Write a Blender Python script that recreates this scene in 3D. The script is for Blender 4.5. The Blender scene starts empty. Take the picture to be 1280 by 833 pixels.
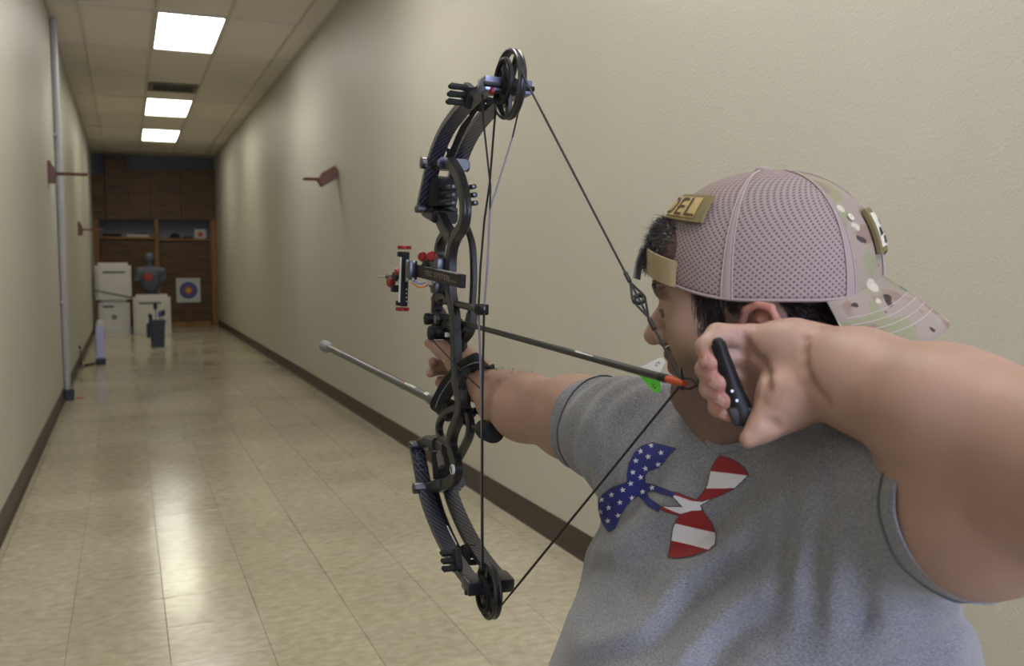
import bpy, bmesh, math, random
import numpy as np
from mathutils import Vector, Matrix

random.seed(7)
rng = np.random.default_rng(7)
S = bpy.context.scene
COL = S.collection

# ------------------------------------------------------------------ camera
F_PX, CX, CY = 1150.0, 640.0, 416.5
YAW, PITCH, ROLL = 0.3965, 0.0749, -0.0027
CAM_H = 1.2332
_cy, _sy, _cp, _sp = math.cos(YAW), math.sin(YAW), math.cos(PITCH), math.sin(PITCH)
_f = np.array([_sy*_cp, _cy*_cp, -_sp]); _r0 = np.array([_cy, -_sy, 0.0]); _u0 = np.cross(_r0, _f)
_c, _s = math.cos(ROLL), math.sin(ROLL)
_r = _c*_r0 + _s*_u0; _u = -_s*_r0 + _c*_u0
CAM = np.array([0.0, 0.0, CAM_H])
cd = bpy.data.cameras.new('camera'); cam = bpy.data.objects.new('camera', cd); COL.objects.link(cam)
cd.sensor_fit = 'HORIZONTAL'; cd.sensor_width = 36.0; cd.lens = F_PX/1280*36.0
cd.clip_start = 0.02
cam.matrix_world = Matrix(((_r[0], _u[0], -_f[0], CAM[0]), (_r[1], _u[1], -_f[1], CAM[1]), (_r[2], _u[2], -_f[2], CAM[2]), (0, 0, 0, 1)))
cd.dof.use_dof = True; cd.dof.focus_distance = 1.36; cd.dof.aperture_fstop = 7.1
S.camera = cam

# ------------------------------------------------------------------ world, exposure
w = bpy.data.worlds.new('world'); S.world = w; w.use_nodes = True
w.node_tree.nodes['Background'].inputs[0].default_value = (0.62, 0.74, 1.0, 1)
w.node_tree.nodes['Background'].inputs[1].default_value = 0.35
S.view_settings.view_transform = 'Standard'; S.view_settings.look = 'None'
S.view_settings.exposure = 0.22; S.view_settings.gamma = 1.0; S.view_settings.use_curve_mapping = False
# daylight entering through the glazed end behind the camera
ld = bpy.data.lights.new('daylight', 'AREA'); ld.shape = 'RECTANGLE'; ld.size = 1.5; ld.size_y = 1.7
ld.energy = 130; ld.color = (0.60, 0.68, 1.0)
lo = bpy.data.objects.new('daylight', ld); COL.objects.link(lo)
lo.location = (0.95, -3.15, 1.75); lo.rotation_euler = (math.radians(90), 0, 0)
LAMP_STRENGTH = 11.0

# ------------------------------------------------------------------ pixel helpers (directions only)
def ray(px, py):
    return _r*((px-CX)/F_PX) - _u*((py-CY)/F_PX) + _f
def P(px, py, d):                      # point at camera depth d
    return CAM + d*ray(px, py)
def CP(x, y, z):                       # camera-space metres
    return CAM + x*_r + y*_u + z*_f
def onX(px, py, X): d = ray(px, py); return CAM + d*((X-CAM[0])/d[0])
def onY(px, py, Y): d = ray(px, py); return CAM + d*((Y-CAM[1])/d[1])
def onZ(px, py, Z): d = ray(px, py); return CAM + d*((Z-CAM[2])/d[2])
def V3(*a): return np.array(a, float)
def nrm(v): v = np.asarray(v, float); return v/np.linalg.norm(v)

# ------------------------------------------------------------------ materials
def lin(c):
    return tuple(((x/255)/12.92 if x/255 <= .04045 else ((x/255+.055)/1.055)**2.4) for x in c)
MATS = {}
def mat(name, rgb=(128, 128, 128), rough=.5, metal=0.0, spec=.5, noise=None, bump=None, sss=0, coat=0, emis=None, linear=False, sheen=0):
    """noise=(scale, amount[, stretch xyz]); bump=(scale, strength, distance)"""
    m = bpy.data.materials.new(name); m.use_nodes = True; nt = m.node_tree; N = nt.nodes; L = nt.links
    b = N['Principled BSDF']; c = rgb if linear else lin(rgb)
    b.inputs['Base Color'].default_value = (*c, 1); b.inputs['Roughness'].default_value = rough
    b.inputs['Metallic'].default_value = metal; b.inputs['Specular IOR Level'].default_value = spec
    if coat: b.inputs['Coat Weight'].default_value = coat; b.inputs['Coat Roughness'].default_value = .12
    if sheen: b.inputs['Sheen Weight'].default_value = sheen
    if sss:
        b.inputs['Subsurface Weight'].default_value = sss; b.inputs['Subsurface Radius'].default_value = (.012, .004, .002)
        b.inputs['Subsurface Scale'].default_value = .6
    tc = N.new('ShaderNodeTexCoord')
    if noise:
        mp = N.new('ShaderNodeMapping'); L.new(tc.outputs['Object'], mp.inputs[0])
        if len(noise) > 2: mp.inputs['Scale'].default_value = noise[2]
        n = N.new('ShaderNodeTexNoise'); n.inputs['Scale'].default_value = noise[0]; n.inputs['Detail'].default_value = 4
        L.new(mp.outputs[0], n.inputs[0])
        hs = N.new('ShaderNodeMix'); hs.data_type = 'RGBA'
        a = noise[1]
        hs.inputs[6].default_value = (*[min(1, x*(1-a)) for x in c], 1); hs.inputs[7].default_value = (*[min(1, x*(1+a)) for x in c], 1)
        mr = N.new('ShaderNodeMapRange'); mr.inputs[1].default_value = .3; mr.inputs[2].default_value = .7
        L.new(n.outputs[0], mr.inputs[0]); L.new(mr.outputs[0], hs.inputs[0]); L.new(hs.outputs[2], b.inputs['Base Color'])
    if bump:
        n2 = N.new('ShaderNodeTexNoise'); n2.inputs['Scale'].default_value = bump[0]; n2.inputs['Detail'].default_value = 3
        L.new(tc.outputs['Object'], n2.inputs[0])
        bp = N.new('ShaderNodeBump'); bp.inputs['Strength'].default_value = bump[1]; bp.inputs['Distance'].default_value = bump[2]
        L.new(n2.outputs[0], bp.inputs['Height']); L.new(bp.outputs[0], b.inputs['Normal'])
    if emis:
        b.inputs['Emission Color'].default_value = (*emis[0], 1); b.inputs['Emission Strength'].default_value = emis[1]
    MATS[name] = m
    return m

# ------------------------------------------------------------------ mesh builder
ORG = {}
class MB:
    def __init__(s): s.v = []; s.f = []; s.m = []
    def add(s, verts, faces, mi=0):
        o = len(s.v); s.v += [tuple(map(float, q)) for q in verts]
        s.f += [tuple(o+i for i in q) for q in faces]; s.m += [mi]*len(faces); return s
    def box(s, c, size, ax=None, mi=0, bev=0.0):
        c = np.asarray(c, float); h = np.asarray(size, float)/2
        A = np.eye(3) if ax is None else np.array(ax, float)
        if bev <= 0:
            vs = [c + A[0]*h[0]*i + A[1]*h[1]*j + A[2]*h[2]*k for i in (-1, 1) for j in (-1, 1) for k in (-1, 1)]
            return s.add(vs, [(0, 1, 3, 2), (4, 6, 7, 5), (0, 4, 5, 1), (2, 3, 7, 6), (0, 2, 6, 4), (1, 5, 7, 3)], mi)
        bm = bmesh.new(); bmesh.ops.create_cube(bm, size=1.0)
        for v in bm.verts: v.co = Vector((v.co.x*2*h[0], v.co.y*2*h[1], v.co.z*2*h[2]))
        bmesh.ops.bevel(bm, geom=list(bm.edges), offset=min(bev, .49*2*h.min()), segments=2, affect='EDGES', profile=.6)
        bm.verts.index_update()
        vs = [c + A[0]*v.co.x + A[1]*v.co.y + A[2]*v.co.z for v in bm.verts]
        fs = [tuple(v.index for v in f.verts) for f in bm.faces]; bm.free()
        return s.add(vs, fs, mi)
    def tube(s, pts, rad, n=10, cap=True, mi=0, closed=False):
        pts = [np.asarray(p, float) for p in pts]; k = len(pts)
        rad = [rad]*k if np.isscalar(rad) else list(rad)
        T = []
        for i in range(k):
            if closed: t = pts[(i+1) % k]-pts[i-1]
            else: t = pts[min(i+1, k-1)]-pts[max(i-1, 0)]
            T.append(nrm(t))
        a = np.cross(T[0], (0, 0, 1.0))
        if np.linalg.norm(a) < .1: a = np.cross(T[0], (0, 1.0, 0))
        a = nrm(a); vs = []
        for i in range(k):
            a = a - T[i]*(a@T[i]); a = nrm(a); b = np.cross(T[i], a)
            for j in range(n):
                th = 2*math.pi*j/n; vs.append(pts[i] + rad[i]*(math.cos(th)*a + math.sin(th)*b))
        fs = []
        for i in range(k if closed else k-1):
            i2 = (i+1) % k
            for j in range(n): fs.append((i*n+j, i*n+(j+1) % n, i2*n+(j+1) % n, i2*n+j))
        if cap and not closed: fs += [tuple(range(n))[::-1], tuple((k-1)*n+j for j in range(n))]
        return s.add(vs, fs, mi)
    def cyl(s, a, b, r, r2=None, n=16, mi=0): return s.tube([a, b], [r, r if r2 is None else r2], n, True, mi)
    def rod(s, a, b, r, n=16, bev=.15, mi=0):           # cylinder with softened ends
        a = np.asarray(a, float); b = np.asarray(b, float); d = nrm(b-a); e = r*bev
        return s.tube([a, a+d*e*.3, a+d*e, b-d*e, b-d*e*.3, b], [r*(1-bev), r*(1-bev*.3), r, r, r*(1-bev*.3), r*(1-bev)], n, True, mi)
    def sweep(s, pts, side, w, h, mi=0, bev=.2):
        """rounded-rectangle bar: width w along `side`, height h across the path"""
        pts = [np.asarray(p, float) for p in pts]; k = len(pts); side = nrm(side)
        w = [w]*k if np.isscalar(w) else w; h = [h]*k if np.isscalar(h) else h
        vs = []; q = 8
        for i in range(k):
            t = nrm(pts[min(i+1, k-1)]-pts[max(i-1, 0)]); sd = nrm(side - t*(side@t)); nn = np.cross(t, sd)
            W, H = w[i]/2, h[i]/2; e = bev*min(W, H)*2
            for (x, y) in ((W, H-e), (W-e, H), (-W+e, H), (-W, H-e), (-W, -H+e), (-W+e, -H), (W-e, -H), (W, -H+e)):
                vs.append(pts[i] + sd*x + nn*y)
        fs = []
        for i in range(k-1):
            for j in range(q): fs.append((i*q+j, i*q+(j+1) % q, (i+1)*q+(j+1) % q, (i+1)*q+j))
        fs += [tuple(range(q))[::-1], tuple((k-1)*q+j for j in range(q))]
        return s.add(vs, fs, mi)
    def prism(s, poly, axis, t, mi=0):
        """closed polygon (3d points, planar) extruded by axis*t"""
        poly = [np.asarray(p, float) for p in poly]; n = len(poly); d = nrm(axis)*t
        vs = poly + [p+d for p in poly]
        fs = [tuple(range(n))[::-1], tuple(range(n, 2*n))] + [(i, (i+1) % n, n+(i+1) % n, n+i) for i in range(n)]
        return s.add(vs, fs, mi)
    def lathe(s, o, axis, prof, n=20, mi=0, cap=True):
        axis = nrm(axis); a = np.cross(axis, (0, 0, 1.0))
        if np.linalg.norm(a) < .1: a = np.cross(axis, (1.0, 0, 0))
        a = nrm(a); b = np.cross(axis, a); vs = []
        for (r, z) in prof:
            for j in range(n):
                th = 2*math.pi*j/n; vs.append(np.asarray(o, float) + axis*z + r*(math.cos(th)*a + math.sin(th)*b))
        k = len(prof); fs = []
        for i in range(k-1):
            for j in range(n): fs.append((i*n+j, i*n+(j+1) % n, (i+1)*n+(j+1) % n, (i+1)*n+j))
        if cap: fs += [tuple(range(n))[::-1], tuple((k-1)*n+j for j in range(n))]
        return s.add(vs, fs, mi)
    def build(s, name, mats, parent=None, smooth=False, angle=40):
        off = np.array(ORG.get(parent.name, (0, 0, 0))) if parent else np.zeros(3)
        me = bpy.data.meshes.new(name)
        me.from_pydata([tuple(np.array(q)-off) for q in s.v], [], s.f)
        for m in (mats if isinstance(mats, (list, tuple)) else [mats]): me.materials.append(MATS[m] if isinstance(m, str) else m)
        if len(set(s.m)) > 1: me.polygons.foreach_set('material_index', s.m)
        bm = bmesh.new(); bm.from_mesh(me); bmesh.ops.recalc_face_normals(bm, faces=bm.faces); bm.to_mesh(me); bm.free()
        if smooth:
            me.polygons.foreach_set('use_smooth', [True]*len(me.polygons)); me.set_sharp_from_angle(angle=math.radians(angle))
        o = bpy.data.objects.new(name, me); COL.objects.link(o)
        ORG[o.name] = tuple(off)
        if parent: o.parent = parent
        return o
def empty(name, loc, label=None, cat=None, group=None, kind=None):
    o = bpy.data.objects.new(name, None); COL.objects.link(o); o.location = tuple(map(float, loc)); o.empty_display_size = .05
    ORG[o.name] = tuple(map(float, loc)); return tag(o, label, cat, group, kind)
def tag(o, label=None, cat=None, group=None, kind=None):
    if label: o['label'] = label
    if cat: o['category'] = cat
    if group: o['group'] = group
    if kind: o['kind'] = kind
    return o
def dup(o, loc=None, parent=None):
    c = o.copy(); COL.objects.link(c)
    if loc is not None: c.location = tuple(map(float, loc))
    if parent is not None: c.parent = parent
    return c
# ================================================================== the corridor
XL, XR, CEIL, YF, YB = -.5575, 1.7252, 3.419, 19.72, -3.6
mat('wall_paint', (185, 181, 167), .5, spec=.45, noise=(1.3, .03), bump=(120, .42, .004))
mat('plain_paint', (174, 168, 148), .5)
mat('ceil_tile', (226, 219, 206), .9, noise=(140, .09), bump=(260, .25, .002))
mat('ceil_grid', (206, 198, 184), .6)
mat('vinyl_base', (58, 46, 36), .45, noise=(9, .12))
mat('floor_gap', (112, 102, 82), .8)
mat('concrete', (124, 124, 128), .85, noise=(5, .08))
mat('dark_wood', (80, 54, 18), .6, noise=(2.2, .5, (1, 1, 7)), bump=(30, .2, .004))
mat('pine', (132, 92, 44), .6, noise=(4, .25, (1, 1, .2)))
mat('foam_white', (196, 192, 186), .8, noise=(8, .04), bump=(50, .2, .003))
mat('print_dark', (70, 70, 76), .8)
mat('black_plastic', (18, 18, 20), .45)
mat('red_wood', (104, 62, 44), .45, noise=(20, .25, (1, 1, 6)))
mat('lamp_frame', (200, 198, 188), .5)

# floor tile material: beige vinyl composition tile, streaky, each tile its own tone
m = bpy.data.materials.new('vinyl_tile'); m.use_nodes = True; MATS['vinyl_tile'] = m
nt = m.node_tree; N = nt.nodes; L = nt.links; b = N['Principled BSDF']
tc = N.new('ShaderNodeTexCoord'); oi = N.new('ShaderNodeObjectInfo')
va = N.new('ShaderNodeVectorMath'); va.operation = 'ADD'; L.new(tc.outputs['Object'], va.inputs[0])
cmb = N.new('ShaderNodeVectorMath'); cmb.operation = 'SCALE'; cmb.inputs['Scale'].default_value = 1.0
L.new(oi.outputs['Location'], cmb.inputs[0]); L.new(cmb.outputs[0], va.inputs[1])
mp = N.new('ShaderNodeMapping'); mp.inputs['Scale'].default_value = (7, 11, 1); L.new(va.outputs[0], mp.inputs[0])
n1 = N.new('ShaderNodeTexNoise'); n1.inputs['Scale'].default_value = 3.0; n1.inputs['Detail'].default_value = 6; L.new(mp.outputs[0], n1.inputs[0])
n2 = N.new('ShaderNodeTexNoise'); n2.inputs['Scale'].default_value = .9; n2.inputs['Detail'].default_value = 4; L.new(va.outputs[0], n2.inputs[0])
rp = N.new('ShaderNodeValToRGB'); rp.color_ramp.elements[0].position = .3; rp.color_ramp.elements[1].position = .72
rp.color_ramp.elements[0].color = (*lin((160, 151, 126)), 1); rp.color_ramp.elements[1].color = (*lin((184, 176, 154)), 1)
L.new(n1.outputs[0], rp.inputs[0])
hs = N.new('ShaderNodeHueSaturation'); L.new(rp.outputs[0], hs.inputs['Color'])
mr = N.new('ShaderNodeMapRange'); mr.inputs[3].default_value = .95; mr.inputs[4].default_value = 1.05
L.new(oi.outputs['Random'], mr.inputs[0]); L.new(mr.outputs[0], hs.inputs['Value'])
mx = N.new('ShaderNodeMix'); mx.data_type = 'RGBA'; mx.blend_type = 'MULTIPLY'; mx.inputs[0].default_value = .35
rp2 = N.new('ShaderNodeValToRGB'); rp2.color_ramp.elements[0].position = .35; rp2.color_ramp.elements[1].position = .6
rp2.color_ramp.elements[0].color = (.62, .58, .5, 1); L.new(n2.outputs[0], rp2.inputs[0])
L.new(hs.outputs[0], mx.inputs[6]); L.new(rp2.outputs[0], mx.inputs[7]); L.new(mx.outputs[2], b.inputs['Base Color'])
rr = N.new('ShaderNodeMapRange'); rr.inputs[3].default_value = .10; rr.inputs[4].default_value = .26
L.new(n2.outputs[0], rr.inputs[0]); L.new(rr.outputs[0], b.inputs['Roughness']); b.inputs['Specular IOR Level'].default_value = .55
bp = N.new('ShaderNodeBump'); bp.inputs['Strength'].default_value = .10; bp.inputs['Distance'].default_value = .010
n3 = N.new('ShaderNodeTexNoise'); n3.inputs['Scale'].default_value = 5; n3.inputs['Detail'].default_value = 1; L.new(va.outputs[0], n3.inputs[0])
L.new(n3.outputs[0], bp.inputs['Height']); L.new(bp.outputs[0], b.inputs['Normal'])

# walls, slab, roof
def plane_box(name, lo_, hi_, m_):
    lo_ = np.array(lo_); hi_ = np.array(hi_)
    return tag(MB().box((lo_+hi_)/2, hi_-lo_).build(name, m_), kind='structure')
tag(plane_box('wall_right', (XR, YB-.1, 0), (XR+.12, YF+.6, CEIL+.2), 'wall_paint'), 'cream painted plaster wall on the right')
tag(plane_box('wall_left', (XL-.12, YB-.1, 0), (XL, YF+.6, CEIL+.2), 'wall_paint'), 'cream painted plaster wall on the left')
tag(plane_box('wall_far', (XL-.12, YF+.42, 0), (XR+.12, YF+.56, CEIL+.2), 'concrete'), 'grey wall at the far end of the lane')
flo = plane_box('floor', (XL-.12, YB-.1, -.12), (XR+.12, YF+.6, -.004), 'floor_gap')
tag(flo, 'beige vinyl tile floor of the shooting lane')
# glazed end behind the camera
wb = MB()
wb.box(((XL+XR)/2, YB, .45), (XR-XL, .1, .9)); wb.box(((XL+XR)/2, YB, 3.05), (XR-XL, .1, .74))
wb.box((XL+.35, YB, 1.8), (.7, .1, 1.8)); wb.box((XR-.06, YB, 1.8), (.12, .1, 1.8))
tag(wb.build('wall_rear', 'plain_paint'), kind='structure')
wf = MB()
for z in (.92, 2.66): wf.box((.89, YB, z), (1.5, .07, .05))
for x in (.16, .89, 1.59): wf.box((x, YB, 1.79), (.05, .07, 1.8))
tag(wf.build('window_1', 'lamp_frame'), kind='structure')

# baseboards (vinyl cove base)
for side, x, sgn in (('left', XL, 1), ('right', XR, -1)):
    bb = MB(); prof = [(0, .118), (.004, .118), (.0045, .02), (.012, .006), (.016, 0), (0, 0)]
    poly = [(x+sgn*a, YB, z) for a, z in prof]
    bb.prism(poly, (0, 1, 0), YF-YB)
    tag(bb.build('baseboard_'+side, 'vinyl_base'), kind='structure')

# floor tiles
TS = .3043
xs = [XL] + [-.213+TS*k for k in range(-1, 7)] + [XR]
ys = [2.963-TS*24 + TS*k for k in range(0, 90)]
meshes = {}
def tile_mesh(wd, ln):
    key = (round(wd, 3), round(ln, 3))
    if key not in meshes:
        g = .0007; t = MB(); e = .0008; hx, hy = wd/2-g, ln/2-g
        vs = [(-hx, -hy, -.004), (hx, -hy, -.004), (hx, hy, -.004), (-hx, hy, -.004), (-hx, -hy, -.0006), (hx, -hy, -.0006), (hx, hy, -.0006), (-hx, hy, -.0006),
              (-hx+e, -hy+e, 0), (hx-e, -hy+e, 0), (hx-e, hy-e, 0), (-hx+e, hy-e, 0)]
        fs = [(3, 2, 1, 0)] + [(i, (i+1) % 4, 4+(i+1) % 4, 4+i) for i in range(4)] + [(4+i, 4+(i+1) % 4, 8+(i+1) % 4, 8+i) for i in range(4)] + [(8, 9, 10, 11)]
        me = bpy.data.meshes.new('floor_tile'); me.from_pydata(vs, [], fs); me.materials.append(MATS['vinyl_tile']); meshes[key] = me
    return meshes[key]
cells = []
for yi in range(len(ys)-1):
    for xi in range(len(xs)-1):
        if ys[yi] > YF: continue
        cells.append((xs[xi], xs[xi+1], ys[yi], min(ys[yi+1], YF+.4)))
def vis_order(c):
    x, y = (c[0]+c[1])/2, (c[2]+c[3])/2
    d = np.array([x, y, 0])-CAM; z = d@_f
    if z < .5: return 1e6
    px = CX+F_PX*(d@_r)/z; py = CY-F_PX*(d@_u)/z
    return z if (-90 < px < 1000 and py < 960) else 1e5+z
cells.sort(key=vis_order)
for c in cells[:298]:
    o = bpy.data.objects.new('floor_tile', tile_mesh(c[1]-c[0], c[3]-c[2])); COL.objects.link(o)
    o.location = ((c[0]+c[1])/2, (c[2]+c[3])/2, 0)
    o.rotation_euler = (random.gauss(0, .0011), random.gauss(0, .0011), 0); o.parent = flo
rest = MB()
for c in cells[298:]:
    g = .0007; a0, a1, b0, b1 = c[0]+g, c[1]-g, c[2]+g, c[3]-g
    s1, s2 = random.gauss(0, .0011), random.gauss(0, .0011); hx, hy = (a1-a0)/2, (b1-b0)/2
    rest.add([(a0, b0, -s1*hy-s2*hx), (a1, b0, -s1*hy+s2*hx), (a1, b1, s1*hy+s2*hx), (a0, b1, s1*hy-s2*hx)], [(0, 1, 2, 3)])
tag(rest.build('far_tiles', 'vinyl_tile', flo), kind='stuff')

# ceiling: slab, hung grid, tiles, lamps, vent
W_, L_, X0, Y0 = .6096, 1.4911, -.3035, 8.6816
ceil = plane_box('ceiling', (XL-.12, YB-.1, CEIL+.05), (XR+.12, YF+.6, CEIL+.2), 'plain_paint')
tag(ceil, 'suspended ceiling of beige tiles')
gx = [X0+W_*k for k in range(0, 4)]; gy = [Y0+L_*k for k in range(-8, 9)]
gb = MB()
for x in gx: gb.box((x, (YB+YF)/2+.2, CEIL+.004), (.024, YF-YB+.4, .012))
for y in gy: gb.box(((XL+XR)/2, y, CEIL+.005), (XR-XL, .024, .012))
for x in (XL+.011, XR-.011): gb.box((x, (YB+YF)/2+.2, CEIL+.004), (.022, YF-YB+.4, .012))
gb.build('ceiling_grid', 'ceil_grid', ceil)
cx = [XL]+gx+[XR]; cyy = [YB]+gy+[YF+.42]
lamp_rows = {-7: 0, -5: 1, -3: 2, 0: 3, 3: 4, 5: 5}
tmesh = {}
for j in range(len(cyy)-1):
    for i in range(len(cx)-1):
        row = j-1-8
        if i == 2 and row in lamp_rows: continue
        wd, ln = cx[i+1]-cx[i], cyy[j+1]-cyy[j]; key = (round(wd, 3), round(ln, 3))
        if key not in tmesh:
            t = MB(); t.box((0, 0, 0), (wd-.006, ln-.006, .014)); o_ = t.build('ceiling_tile', 'ceil_tile'); tmesh[key] = o_.data
            bpy.data.objects.remove(o_)
        o = bpy.data.objects.new('ceiling_tile', tmesh[key]); COL.objects.link(o)
        o.location = ((cx[i]+cx[i+1])/2, (cyy[j]+cyy[j+1])/2, CEIL+.018); o.parent = ceil
lab = {-7: 'troffer lamp behind the camera near the glazed rear end', -5: 'troffer lamp above the compound bow, out of the frame',
       -3: 'troffer lamp overhead just out of the top of the frame', 0: 'largest and nearest of the three glowing ceiling panels',
       3: 'middle glowing ceiling panel just past the air vent, yellowish edge', 5: 'farthest and smallest of the three glowing ceiling panels'}
tint = {0: (1.0, .965, .93), 3: (1.0, .985, .78), 5: (1.0, .98, .86), -3: (1.0, .975, .91), -5: (1.0, .975, .93), -7: (1.0, .975, .93)}
rowpow = {0: .95, 3: .8, 5: .7, -3: 1.15, -5: 1.25, -7: 1.25}
for row in lamp_rows:
    yc = Y0+L_*(row+.5); xc = X0+1.5*W_
    t = empty('ceiling_light', (xc, yc, CEIL), lab[row], 'ceiling light', 'troffer lamps in the ceiling')
    fr = MB(); w2, l2 = W_/2-.006, L_/2-.006
    for sx in (-1, 1): fr.box((xc+sx*(w2-.0125), yc, CEIL+.02), (.025, 2*l2, .05))
    for sy in (-1, 1): fr.box((xc, yc+sy*(l2-.0125), CEIL+.02), (2*w2-.05, .025, .05))
    fr.build('lamp_frame', 'lamp_frame', t)
    m = mat('diffuser_%d' % (row+9), (255, 255, 250), .4, emis=(tint[row], LAMP_STRENGTH*rowpow[row]))
    MB().box((xc, yc, CEIL+.012), (2*w2-.05, 2*l2-.05, .01)).build('diffuser', m, t)
# air vent in the tile before the middle lamp
vx, vy = X0+1.5*W_, Y0+L_*2.42
v = empty('air_vent', (vx, vy, CEIL), 'square metal air vent with dark slats set in the ceiling', 'air vent')
mat('vent_metal', (120, 112, 96), .5); mat('vent_dark', (40, 36, 30), .8)
fr = MB()
for sx in (-1, 1): fr.box((vx+sx*.255, vy, CEIL-.006), (.05, .52, .012))
for sy in (-1, 1): fr.box((vx, vy+sy*.235, CEIL-.006), (.46, .05, .012))
fr.build('frame', 'vent_metal', v); MB().box((vx, vy, CEIL+.004), (.46, .42, .004)).build('backing', 'vent_dark', v)
for k in range(7): MB().box((vx, vy-.18+k*.06, CEIL-.006), (.46, .034, .004), ax=[(1, 0, 0), (0, .8, .6), (0, -.6, .8)]).build('slat', 'vent_metal', v)

# conduit on the left wall with dark foot
cb = onX(80, 497, XL); cyp = cb[1]
mat('pipe_paint', (176, 175, 176), .4)
cp = empty('wall_conduit', (XL+.03, cyp, 0), 'grey vertical pipe running up the left wall to the ceiling', 'pipe')
MB().rod((XL+.032, cyp, .09), (XL+.032, cyp, CEIL), .029, 16).build('pipe', 'pipe_paint', cp, True)
MB().box((XL+.045, cyp, .05), (.085, .10, .10), bev=.01).build('foot', 'black_plastic', cp)
for z in (.9, 2.4): MB().box((XL+.02, cyp, z), (.04, .10, .03), bev=.004).build('clamp', 'pipe_paint', cp)

# ------------------------------------------------------------------ far end: shelf wall of dark boards
def pz(px, py, Y): return onY(px, py, Y)
sh = empty('shelf_wall', ((XL+XR)/2, YF, 0), 'dark brown boarded shelf unit filling the far end wall', 'shelf unit')
def panel(px0, px1, py0, py1, Y, th, mname, name, parent=sh, grow=0):
    a = pz(px0, (py0+py1)/2, Y); c = pz(px1, (py0+py1)/2, Y); t = pz((px0+px1)/2, py0, Y)[2]; d = pz((px0+px1)/2, py1, Y)[2]
    x0, x1 = max(a[0], XL+.002), min(c[0], XR-.002); d = max(d, 0); t = min(t, CEIL-.004)
    return MB().box(((x0+x1)/2, Y+th/2, (t+d)/2), (x1-x0, th, t-d), bev=min(.006, th*.2)).build(name, mname, parent)
panel(110, 131, 218, 275, YF, .03, 'dark_wood', 'board')
panel(131.3, 160, 196, 275, YF-.002, .03, 'dark_wood', 'board')
panel(160.3, 188, 214, 275, YF, .03, 'dark_wood', 'board')
panel(188.3, 226, 212, 275, YF-.003, .03, 'dark_wood', 'board')
panel(226.3, 280, 211, 275, YF, .03, 'dark_wood', 'board')
panel(126, 194.5, 300, 352, YF+.02, .03, 'dark_wood', 'board'); panel(126, 194.5, 352.3, 404, YF+.022, .03, 'dark_wood', 'board')
panel(200, 265, 301, 352, YF+.02, .03, 'dark_wood', 'board'); panel(200, 265, 352.3, 404, YF+.022, .03, 'dark_wood', 'board')
panel(114, 125.5, 275, 409, YF-.03, .06, 'pine', 'post'); panel(194.5, 200, 275, 409, YF-.03, .06, 'pine', 'post'); panel(264.5, 273, 275, 409, YF-.03, .06, 'pine', 'post')
for a, c, t in ((126, 194.4, 296.3), (200.1, 264.4, 298.2)):
    zt = pz((a+c)/2, t, YF)[2]; x0, x1 = pz(a, 290, YF)[0], pz(c, 290, YF)[0]
    MB().box(((x0+x1)/2, YF+.17, zt-.02), (x1-x0, .42, .045), bev=.004).build('shelf', 'pine', sh)
    if t < 297: ZSH1 = zt+.0025
    else: ZSH2 = zt+.0025
panel(200, 265, 402.5, 409, YF-.02, .03, 'pine', 'kick_rail')
# things lying on the shelves
mat('paper_white', (190, 188, 184), .8); mat('dark_cloth', (34, 34, 38), .9); mat('orange_red', (190, 90, 50), .7); mat('card_grey', (120, 118, 120), .8)
def shx(px): return pz(px, 290, YF)[0]
tag(MB().box((shx(140), YF+.15, ZSH1+.03), (.34, .25, .06), bev=.02).build('folded_tarp', 'dark_cloth'), 'dark folded cloth on the left end of the shelf', 'cloth')
pp = MB()
tag(MB().box((shx(172), YF+.12, ZSH1+.025), (.40, .30, .05), bev=.004).build('paper_stack', 'paper_white'), 'stack of white target papers on the left shelf', 'paper')
tag(MB().box((shx(176), YF+.14, ZSH1+.065), (.26, .22, .03), bev=.008).build('folder', 'dark_cloth'), 'dark folder lying on the white papers', 'folder')
qq = MB(); qq.lathe((shx(219), YF+.15, ZSH2), (0, 0, 1), [(.09, 0), (.10, .03), (.07, .075), (.05, .10), (.0, .105)], 14)
tag(qq.build('black_cap', 'dark_cloth', None, True), 'crumpled black cap on the right shelf', 'cap')
tag(MB().box((shx(234.5), YF+.16, ZSH2+.02), (.18, .2, .04), bev=.015).build('cloth_bundle', 'dark_cloth'), 'flat dark bundle between black cap and paper roll', 'cloth')
pr = empty('target_roll', (shx(251), YF+.1, ZSH2), 'white paper target propped up on the right shelf with red centre', 'target')
MB().box((shx(251), YF+.13, ZSH2+.095), (.22, .02, .19), bev=.004).build('sheet', 'paper_white', pr)
MB().cyl((shx(251), YF+.125, ZSH2+.085), (shx(251), YF+.117, ZSH2+.085), .055, n=24).build('ring', 'orange_red', pr)
# paper target pinned to the boards
tg = empty('paper_target', pz(236, 363, YF+.015), 'square white paper target with blue rings and yellow centre', 'target')
mat('t_blue', (66, 78, 132), .8); mat('t_violet', (110, 90, 140), .8); mat('t_yellow', (210, 150, 60), .8); mat('t_red', (176, 80, 60), .8)
a = pz(220, 348, YF); c = pz(251, 378, YF); xc, zc = (a[0]+c[0])/2, (a[2]+c[2])/2
MB().box((xc, YF+.005, zc), (c[0]-a[0], .03, a[2]-c[2]), bev=.003).build('sheet', 'paper_white', tg)
for r_, mm, k in ((.20, 't_blue', 1), (.145, 't_violet', 2), (.105, 't_blue', 3), (.085, 't_red', 4), (.06, 't_yellow', 5)):
    MB().cyl((xc, YF-.010, zc), (xc, YF-.010-.0015*k, zc), r_*.86, n=32).build('ring', mm, tg)

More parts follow.
